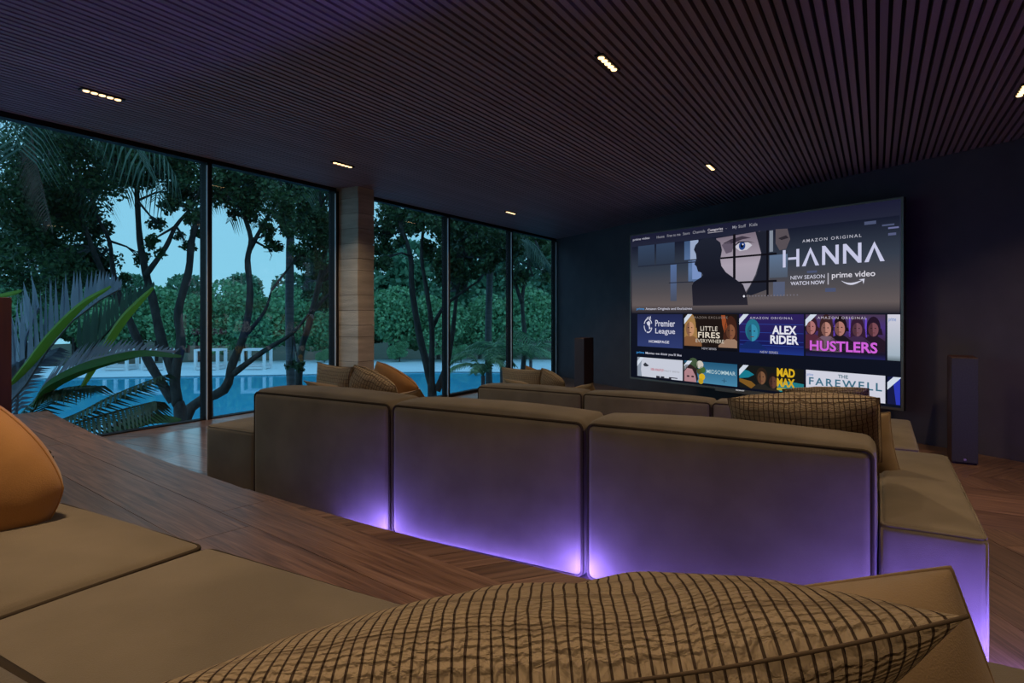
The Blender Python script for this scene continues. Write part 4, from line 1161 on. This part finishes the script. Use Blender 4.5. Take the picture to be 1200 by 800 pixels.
tree('many-stemmed leafy tree filling the large left window pane',
     [[(212, 500), (207, 470), (205, 438), (212, 402), (209, 365), (221, 318), (225, 280), (238, 240), (246, 200), (252, 150)],
      [(205, 440), (190, 400), (179, 350), (171, 320), (164, 280), (161, 235), (159, 190), (160, 140)],
      [(203, 470), (178, 430), (160, 395), (145, 360), (126, 330), (108, 290), (95, 250), (88, 200)],
      [(145, 362), (133, 320), (128, 282), (112, 250), (100, 215)],
      [(171, 322), (194, 290), (206, 265), (226, 240), (236, 215)]],
     [(18, 190, 48), (60, 165, 42), (100, 185, 40), (28, 250, 46), (74, 255, 42), (108, 225, 26), (15, 310, 42), (62, 305, 40), (100, 285, 26), (118, 160, 34), (160, 165, 34), (200, 160, 38),
      (190, 205, 26), (226, 195, 30), (178, 285, 14), (214, 222, 22), (128, 318, 22), (170, 205, 20), (150, 190, 22), (40, 215, 40), (90, 320, 28), (222, 250, 16), (186, 262, 12), (150, 205, 22), (120, 200, 26), (205, 190, 28), (232, 225, 20), (60, 225, 44), (20, 280, 40), (200, 235, 18), (170, 180, 30), (235, 270, 12), (95, 310, 30), (45, 330, 30), (165, 300, 14), (112, 265, 18), (215, 285, 12)], 13.0, 0.095, 1.3, seed=31)
CUR_R = [0.115, 0.07, 0.05, 0.05]
tree('bent dark tree right of the first mullion with a low side branch',
     [[(214, 500), (262, 457), (272, 427), (287, 388), (293, 345), (290, 305), (294, 280), (284, 245), (276, 205)],
      [(273, 438), (308, 412), (343, 390), (366, 362)],
      [(293, 292), (309, 262), (324, 235), (330, 205)],
      [(290, 390), (310, 365), (318, 340)]],
     [(275, 215, 32), (298, 238, 24), (322, 208, 32), (292, 200, 30), (330, 245, 24), (262, 205, 26), (350, 225, 26), (285, 255, 14), (310, 275, 14), (352, 430, 8), (340, 428, 7), (305, 215, 28), (268, 225, 22), (340, 222, 26), (318, 228, 22), (330, 270, 18), (350, 255, 22), (320, 295, 14), (348, 300, 18)], 14.0, 0.10, 1.3, seed=32)
CUR_R = [0.085, 0.05, 0.05]
tree('dark shady tree just left of the stone column',
     [[(350, 440), (362, 380), (374, 330), (382, 285), (376, 240), (372, 205)],
      [(374, 330), (392, 300), (398, 260)], [(366, 365), (385, 345), (398, 335)]],
     [(370, 235, 30), (388, 270, 30), (364, 290, 26), (394, 318, 24), (384, 212, 28), (358, 258, 24), (392, 240, 22), (380, 345, 18), (375, 262, 26), (398, 290, 20), (378, 310, 24), (360, 330, 18), (398, 360, 14)], 17.0, 0.12, 1.25, seed=33)
CUR_R = [0.105, 0.07, 0.075, 0.05]
tree('forked grey tree seen through the pane right of the stone column',
     [[(507, 480), (503, 440), (492, 395), (483, 340), (481, 300), (470, 265), (462, 235)],
      [(507, 470), (506, 430), (506, 385), (500, 340), (494, 300), (497, 260), (502, 225)],
      [(512, 458), (524, 425), (531, 385), (536, 340), (545, 300)],
      [(506, 385), (520, 360), (545, 340), (560, 330)]],
     [(452, 252, 26), (478, 248, 22), (512, 258, 26), (498, 292, 14), (457, 292, 20), (545, 278, 28), (530, 302, 24), (560, 262, 24), (590, 272, 24), (545, 325, 18), (470, 275, 14), (520, 275, 20), (495, 262, 22), (468, 258, 22), (448, 275, 20), (512, 290, 18), (535, 268, 24), (560, 285, 22), (575, 300, 18), (448, 305, 16), (590, 290, 20), (550, 300, 20), (515, 315, 14), (535, 335, 16)], 16.0, 0.115, 1.25, seed=34)
CUR_R = [0.07, 0.05]
tree('thin leafy tree in the last window pane by the dark wall',
     [[(612, 460), (615, 400), (612, 350), (620, 310), (626, 280)], [(612, 355), (600, 320), (596, 290)]],
     [(610, 282, 22), (630, 300, 18), (600, 300, 20), (640, 320, 14), (615, 325, 18), (628, 278, 16), (642, 292, 12), (605, 315, 18), (620, 300, 18), (592, 285, 16), (635, 310, 12)], 20.0, 0.14, 1.2, seed=35)

# palms
def frond_mesh(pts, length, nleaf, lw, droop, flip=None, vgrav=0.5, taper=True):
    """one feather frond: rachis through pts with paired leaflets"""
    pts = [Vector(p) for p in pts]
    k_ = len(pts)
    fine = []
    for i in range(k_ - 1):
        p0, p1, p2, p3 = pts[max(0, i - 1)], pts[i], pts[i + 1], pts[min(k_ - 1, i + 2)]
        for s_ in range(6):
            t_ = s_ / 6
            fine.append(0.5 * ((2 * p1) + (p2 - p0) * t_ + (2 * p0 - 5 * p1 + 4 * p2 - p3) * t_ ** 2 + (3 * p1 - p0 - 3 * p2 + p3) * t_ ** 3))
    fine.append(pts[-1])
    m_ = MB()
    m_.tube(fine, [0.018 * (1 - 0.8 * i / len(fine)) for i in range(len(fine))], 5)
    K = len(fine) - 1
    for i in range(nleaf):
        t_ = 0.12 + 0.88 * (i + 0.5) / nleaf
        f_ = t_ * K; a_ = min(K - 1, int(f_))
        p = fine[a_].lerp(fine[a_ + 1], f_ - a_)
        tg = (fine[min(K, a_ + 1)] - fine[max(0, a_ - 1)]).normalized()
        side = tg.cross(Vector((0, 0, 1)))
        side = side.normalized() if side.length > 1e-3 else Vector((1, 0, 0))
        upv = side.cross(tg).normalized()
        for s_ in ((-1, 1) if flip is None else (flip,)):
            ln = length * (math.sin(math.pi * (0.18 + 0.75 * t_)) ** 0.7 if taper else 1) * rng.uniform(0.9, 1.08)
            dr = (side * s_ * 0.8 + tg * 0.55 + upv * (0.25 - droop)).normalized()
            q1 = p + dr * ln * 0.5 - Vector((0, 0, vgrav * 0.12 * ln))
            q2 = p + dr * ln - Vector((0, 0, vgrav * 0.55 * ln))
            wv = tg * lw * 0.5
            m_.add([p - wv * 0.6, p + wv * 0.6, q1 + wv + upv * lw * 0.2, q1 - wv + upv * lw * 0.2, q2], [(0, 1, 2, 3), (3, 2, 4)])
    return m_
def palm(label, px_, top, d, r_, nf, flen, base_py=480, seed=0, droop=0.35, thick=1.0, lw=0.045, dead=0):
    global rng
    rng = np.random.default_rng(seed)
    tp = W(px_, top, d); r = empty('palm_tree', (tp.x, tp.y, ZW - 1.4)); inv = -r.location
    m_ = MB()
    H = tp.z - (ZW - 1.45); n_ = 26
    m_.tube([(0.05 * math.sin(i * 0.3), 0.03 * math.sin(i * 0.2), -0.05 + H * i / n_) for i in range(n_ + 1)], [r_ * (1.15 - 0.25 * i / n_) * (1.04 if i % 2 else 0.98) for i in range(n_ + 1)], 10)
    m_.build('trunk', M['palmbark'], r, True)
    for j in range(nf):
        an = 2 * math.pi * j / nf + rng.uniform(-0.2, 0.2)
        el = rng.uniform(-0.2, 1.0)
        h_ = Vector((math.cos(an), math.sin(an), 0))
        p0 = tp + inv
        ps = [p0, p0 + h_ * flen * 0.3 + Vector((0, 0, flen * 0.28 * el)), p0 + h_ * flen * 0.65 + Vector((0, 0, flen * (0.22 * el - 0.12))), p0 + h_ * flen * 0.92 + Vector((0, 0, flen * (0.1 * el - 0.48)))]
        frond_mesh(ps, flen * 0.34, 30, lw, droop, None, 1.3).build('frond', M['frond'], r)
    for j in range(dead):
        an = rng.uniform(0, 6.28); h_ = Vector((math.cos(an), math.sin(an), 0)); p0 = tp + inv
        frond_mesh([p0, p0 + h_ * 0.25 - Vector((0, 0, 0.3)), p0 + h_ * 0.32 - Vector((0, 0, 0.9)), p0 + h_ * 0.3 - Vector((0, 0, 1.5))], 0.5, 26, 0.035, 0.6, None, 1.6).build('dry_frond', M['frond_dead'], r)
    return tag(r, label, 'palm')
palm('slim grey palm trunk standing left of the stone column', 341, 205, 16, 0.105, 11, 2.2, seed=41)
palm('palm with drooping fronds behind the first dark mullion', 243, 165, 14.5, 0.10, 12, 2.4, seed=42)
palm('slim grey palm between the two right mullions', 574, 272, 18, 0.10, 11, 1.9, seed=43)
palm('tall palm at the far left whose fronds hang across the window top', -40, 100, 9.5, 0.13, 13, 3.1, seed=44, dead=0)
rng = np.random.default_rng(5)
p0 = W(36, 150, 10.5)
dry = empty('dry_palm_frond', p0)
frond_mesh([Vector((0, 0, 0)), W(42, 190, 10.5) - p0, W(50, 220, 10.5) - p0, W(60, 262, 10.5) - p0], 0.34, 34, 0.03, 0.7, None, 1.8).build('frond', M['frond_dead'], dry)
tag(dry, 'dry brown palm frond hanging in the upper left window', 'palm frond')

# big-leaved plant just outside the left window
rng = np.random.default_rng(9)
pb = W(40, 500, 8.2)
plant = empty('fan_palm', (pb.x, pb.y, -2.2))
inv = -plant.location
def fr_(pl, d, length, nl, lw, mat, flip=None, droop=0.3, vg=0.6):
    pts = [W(a, b, d + (c if len(q) > 2 else 0)) + inv for q in pl for a, b, c in [(*q, 0) if len(q) == 2 else q]]
    frond_mesh(pts, length, nl, lw, droop, flip, vg).build('frond', mat, plant)
def upright(pl, d, hts, mat, n_=22, lw=0.07, lean=(0, 0, 1)):
    """frond seen side on: long blades rising from an arching rib"""
    m_ = MB()
    pts = [W(a, b, d) + inv for a, b in pl]
    m_.tube(pts, 0.02, 5)
    for i in range(n_):
        t_ = i / (n_ - 1) * (len(pts) - 1); a_ = min(len(pts) - 2, int(t_))
        p = pts[a_].lerp(pts[a_ + 1], t_ - a_)
        hh = hts[0] + (hts[1] - hts[0]) * i / (n_ - 1)
        hh *= rng.uniform(0.92, 1.06)
        tg = (pts[a_ + 1] - pts[a_]).normalized()
        ln = Vector(lean).normalized() + Vector((rng.uniform(-0.06, 0.06), rng.uniform(-0.06, 0.06), 0))
        b_ = tg * lw * 0.5 + Vector((0.004, 0.004, 0))
        q1 = p + ln * hh * 0.45; q2 = p + ln * hh + tg * 0.03
        m_.add([p - b_ * 0.6, p + b_ * 0.6, q1 + b_, q1 - b_, q2], [(0, 1, 2, 3), (3, 2, 4)])
    m_.build('frond', mat, plant)
upright([(12, 470), (30, 450), (55, 410), (85, 375), (118, 350), (140, 338)], 8.0, (1.35, 0.12), M['frond_grey'], 34, 0.062, (-0.12, 0.02, 1))
upright([(95, 420), (120, 395), (150, 362), (178, 338)], 8.6, (0.75, 0.08), M['frond'], 18, 0.08, (-0.05, 0, 1))
upright([(18, 500), (22, 440), (30, 395), (45, 360)], 8.3, (0.7, 0.5), M['frond_grey'], 16, 0.07, (-0.5, 0, 1))
def blade(pl, d, wid, mat, name='leaf'):
    """broad arching leaf with a folded midrib"""
    m_ = MB()
    pts = [W(a, b, d) + inv for a, b in pl]
    fine = []
    k_ = len(pts)
    for i in range(k_ - 1):
        p0_, p1_, p2_, p3_ = pts[max(0, i - 1)], pts[i], pts[i + 1], pts[min(k_ - 1, i + 2)]
        for s_ in range(6):
            t_ = s_ / 6
            fine.append(0.5 * ((2 * p1_) + (p2_ - p0_) * t_ + (2 * p0_ - 5 * p1_ + 4 * p2_ - p3_) * t_ ** 2 + (3 * p1_ - p0_ - 3 * p2_ + p3_) * t_ ** 3))
    fine.append(pts[-1])
    vs_, fs_ = [], []
    K = len(fine)
    for i, p in enumerate(fine):
        tg = (fine[min(K - 1, i + 1)] - fine[max(0, i - 1)]).normalized()
        sd = tg.cross(Vector((0, 0, 1))).normalized(); up_ = sd.cross(tg).normalized()
        w_ = wid * math.sin(math.pi * min(0.985, 0.03 + 0.96 * (i / (K - 1)) ** 0.85)) ** 0.8
        vs_ += [p - sd * w_ + up_ * (-0.55 * w_), p + up_ * 0.02, p + sd * w_ + up_ * (-0.55 * w_)]
    for i in range(K - 1):
        for j in range(2):
            fs_.append((3 * i + j, 3 * i + j + 1, 3 * i + j + 4, 3 * i + j + 3))
    m_.add(vs_, fs_)
    return m_.build(name, mat, plant, True)
blade([(10, 452), (35, 420), (60, 388), (95, 355), (130, 336)], 7.8, 0.10, M['lime'])
blade([(95, 455), (118, 410), (140, 375), (162, 352), (180, 337)], 7.9, 0.09, M['lime'])
blade([(-20, 350), (5, 345), (25, 341)], 7.8, 0.05, M['lime'])
blade([(38, 478), (55, 450), (90, 430), (130, 418), (170, 412), (213, 418)], 7.6, 0.16, M['broad'])
# second pale grey frond above the broad leaf
upright([(40, 470), (70, 440), (110, 420), (150, 412), (205, 412)], 7.75, (0.55, 0.05), M['frond_grey'], 34, 0.045, (0.45, 0.3, 0.9))
fr_([(50, 500), (90, 485), (140, 460), (190, 440)], 7.7, 0.55, 26, 0.05, M['frond'], None, 0.2, 0.8)
fr_([(60, 505), (100, 492), (150, 478), (182, 470)], 7.5, 0.5, 24, 0.045, M['frond'], None, 0.5, 0.9)
fr_([(20, 500), (50, 470), (75, 455), (110, 452)], 7.9, 0.6, 24, 0.05, M['frond'], None, 0.2, 0.9)
fr_([(10, 505), (15, 460), (30, 430), (60, 410)], 8.2, 0.6, 26, 0.05, M['frond_grey'], None, 0.2, 0.7)
m_ = MB(); m_.tube([(0, 0, 0.0), W(40, 500, 8.0) + inv], 0.09, 8); m_.build('stem', M['bark'], plant, True)
tag(plant, 'large plant with grey fan fronds and lime leaves outside left window', 'plant')
# low round leaf at the sill
plant = empty('broadleaf_plant', (W(175, 500, 8.3).x, W(175, 500, 8.3).y, -2.2)); inv = -plant.location
blade([(125, 505), (150, 494), (180, 486), (212, 492)], 8.3, 0.22, M['broad'])
blade([(120, 508), (135, 497), (160, 490), (185, 488)], 8.5, 0.12, M['frond_grey'])
m_ = MB(); m_.tube([(0, 0, 0), W(150, 502, 8.4) + inv], 0.05, 7); m_.build('stem', M['bark'], plant, True)
tag(plant, 'low plant with one broad green leaf just above the window sill', 'plant')
# young palms at the right panes
def young(label, px_, py_, d, n_, ln, seed):
    global rng, plant, inv
    rng = np.random.default_rng(seed)
    base = W(px_, py_, d); r = empty('young_palm', (base.x, base.y, -3.6)); iv = -r.location
    m_ = MB(); m_.tube([(0, 0, 0), base + iv], 0.05, 7); m_.build('stem', M['palmbark'], r, True)
    for j in range(n_):
        an = 2 * math.pi * j / n_ + rng.uniform(-0.3, 0.3); h_ = Vector((math.cos(an), math.sin(an), 0)); p0_ = base + iv
        el = rng.uniform(0.3, 0.9)
        frond_mesh([p0_, p0_ + h_ * ln * 0.3 + Vector((0, 0, ln * el * 0.6)), p0_ + h_ * ln * 0.7 + Vector((0, 0, ln * el * 0.6)), p0_ + h_ * ln + Vector((0, 0, ln * (el * 0.3)))], ln * 0.3, 22, 0.05, 0.3, None, 0.8).build('frond', M['leaf2'], r)
    return tag(r, label, 'palm')
young('young green palm with arching fronds beyond the right mullions', 588, 425, 17, 9, 1.5, 51)
young('young palm with feathery fronds in the last window pane', 622, 420, 19, 8, 1.5, 52)
young('low palm with pale green fronds at the pool edge right', 566, 440, 15, 6, 0.9, 53)
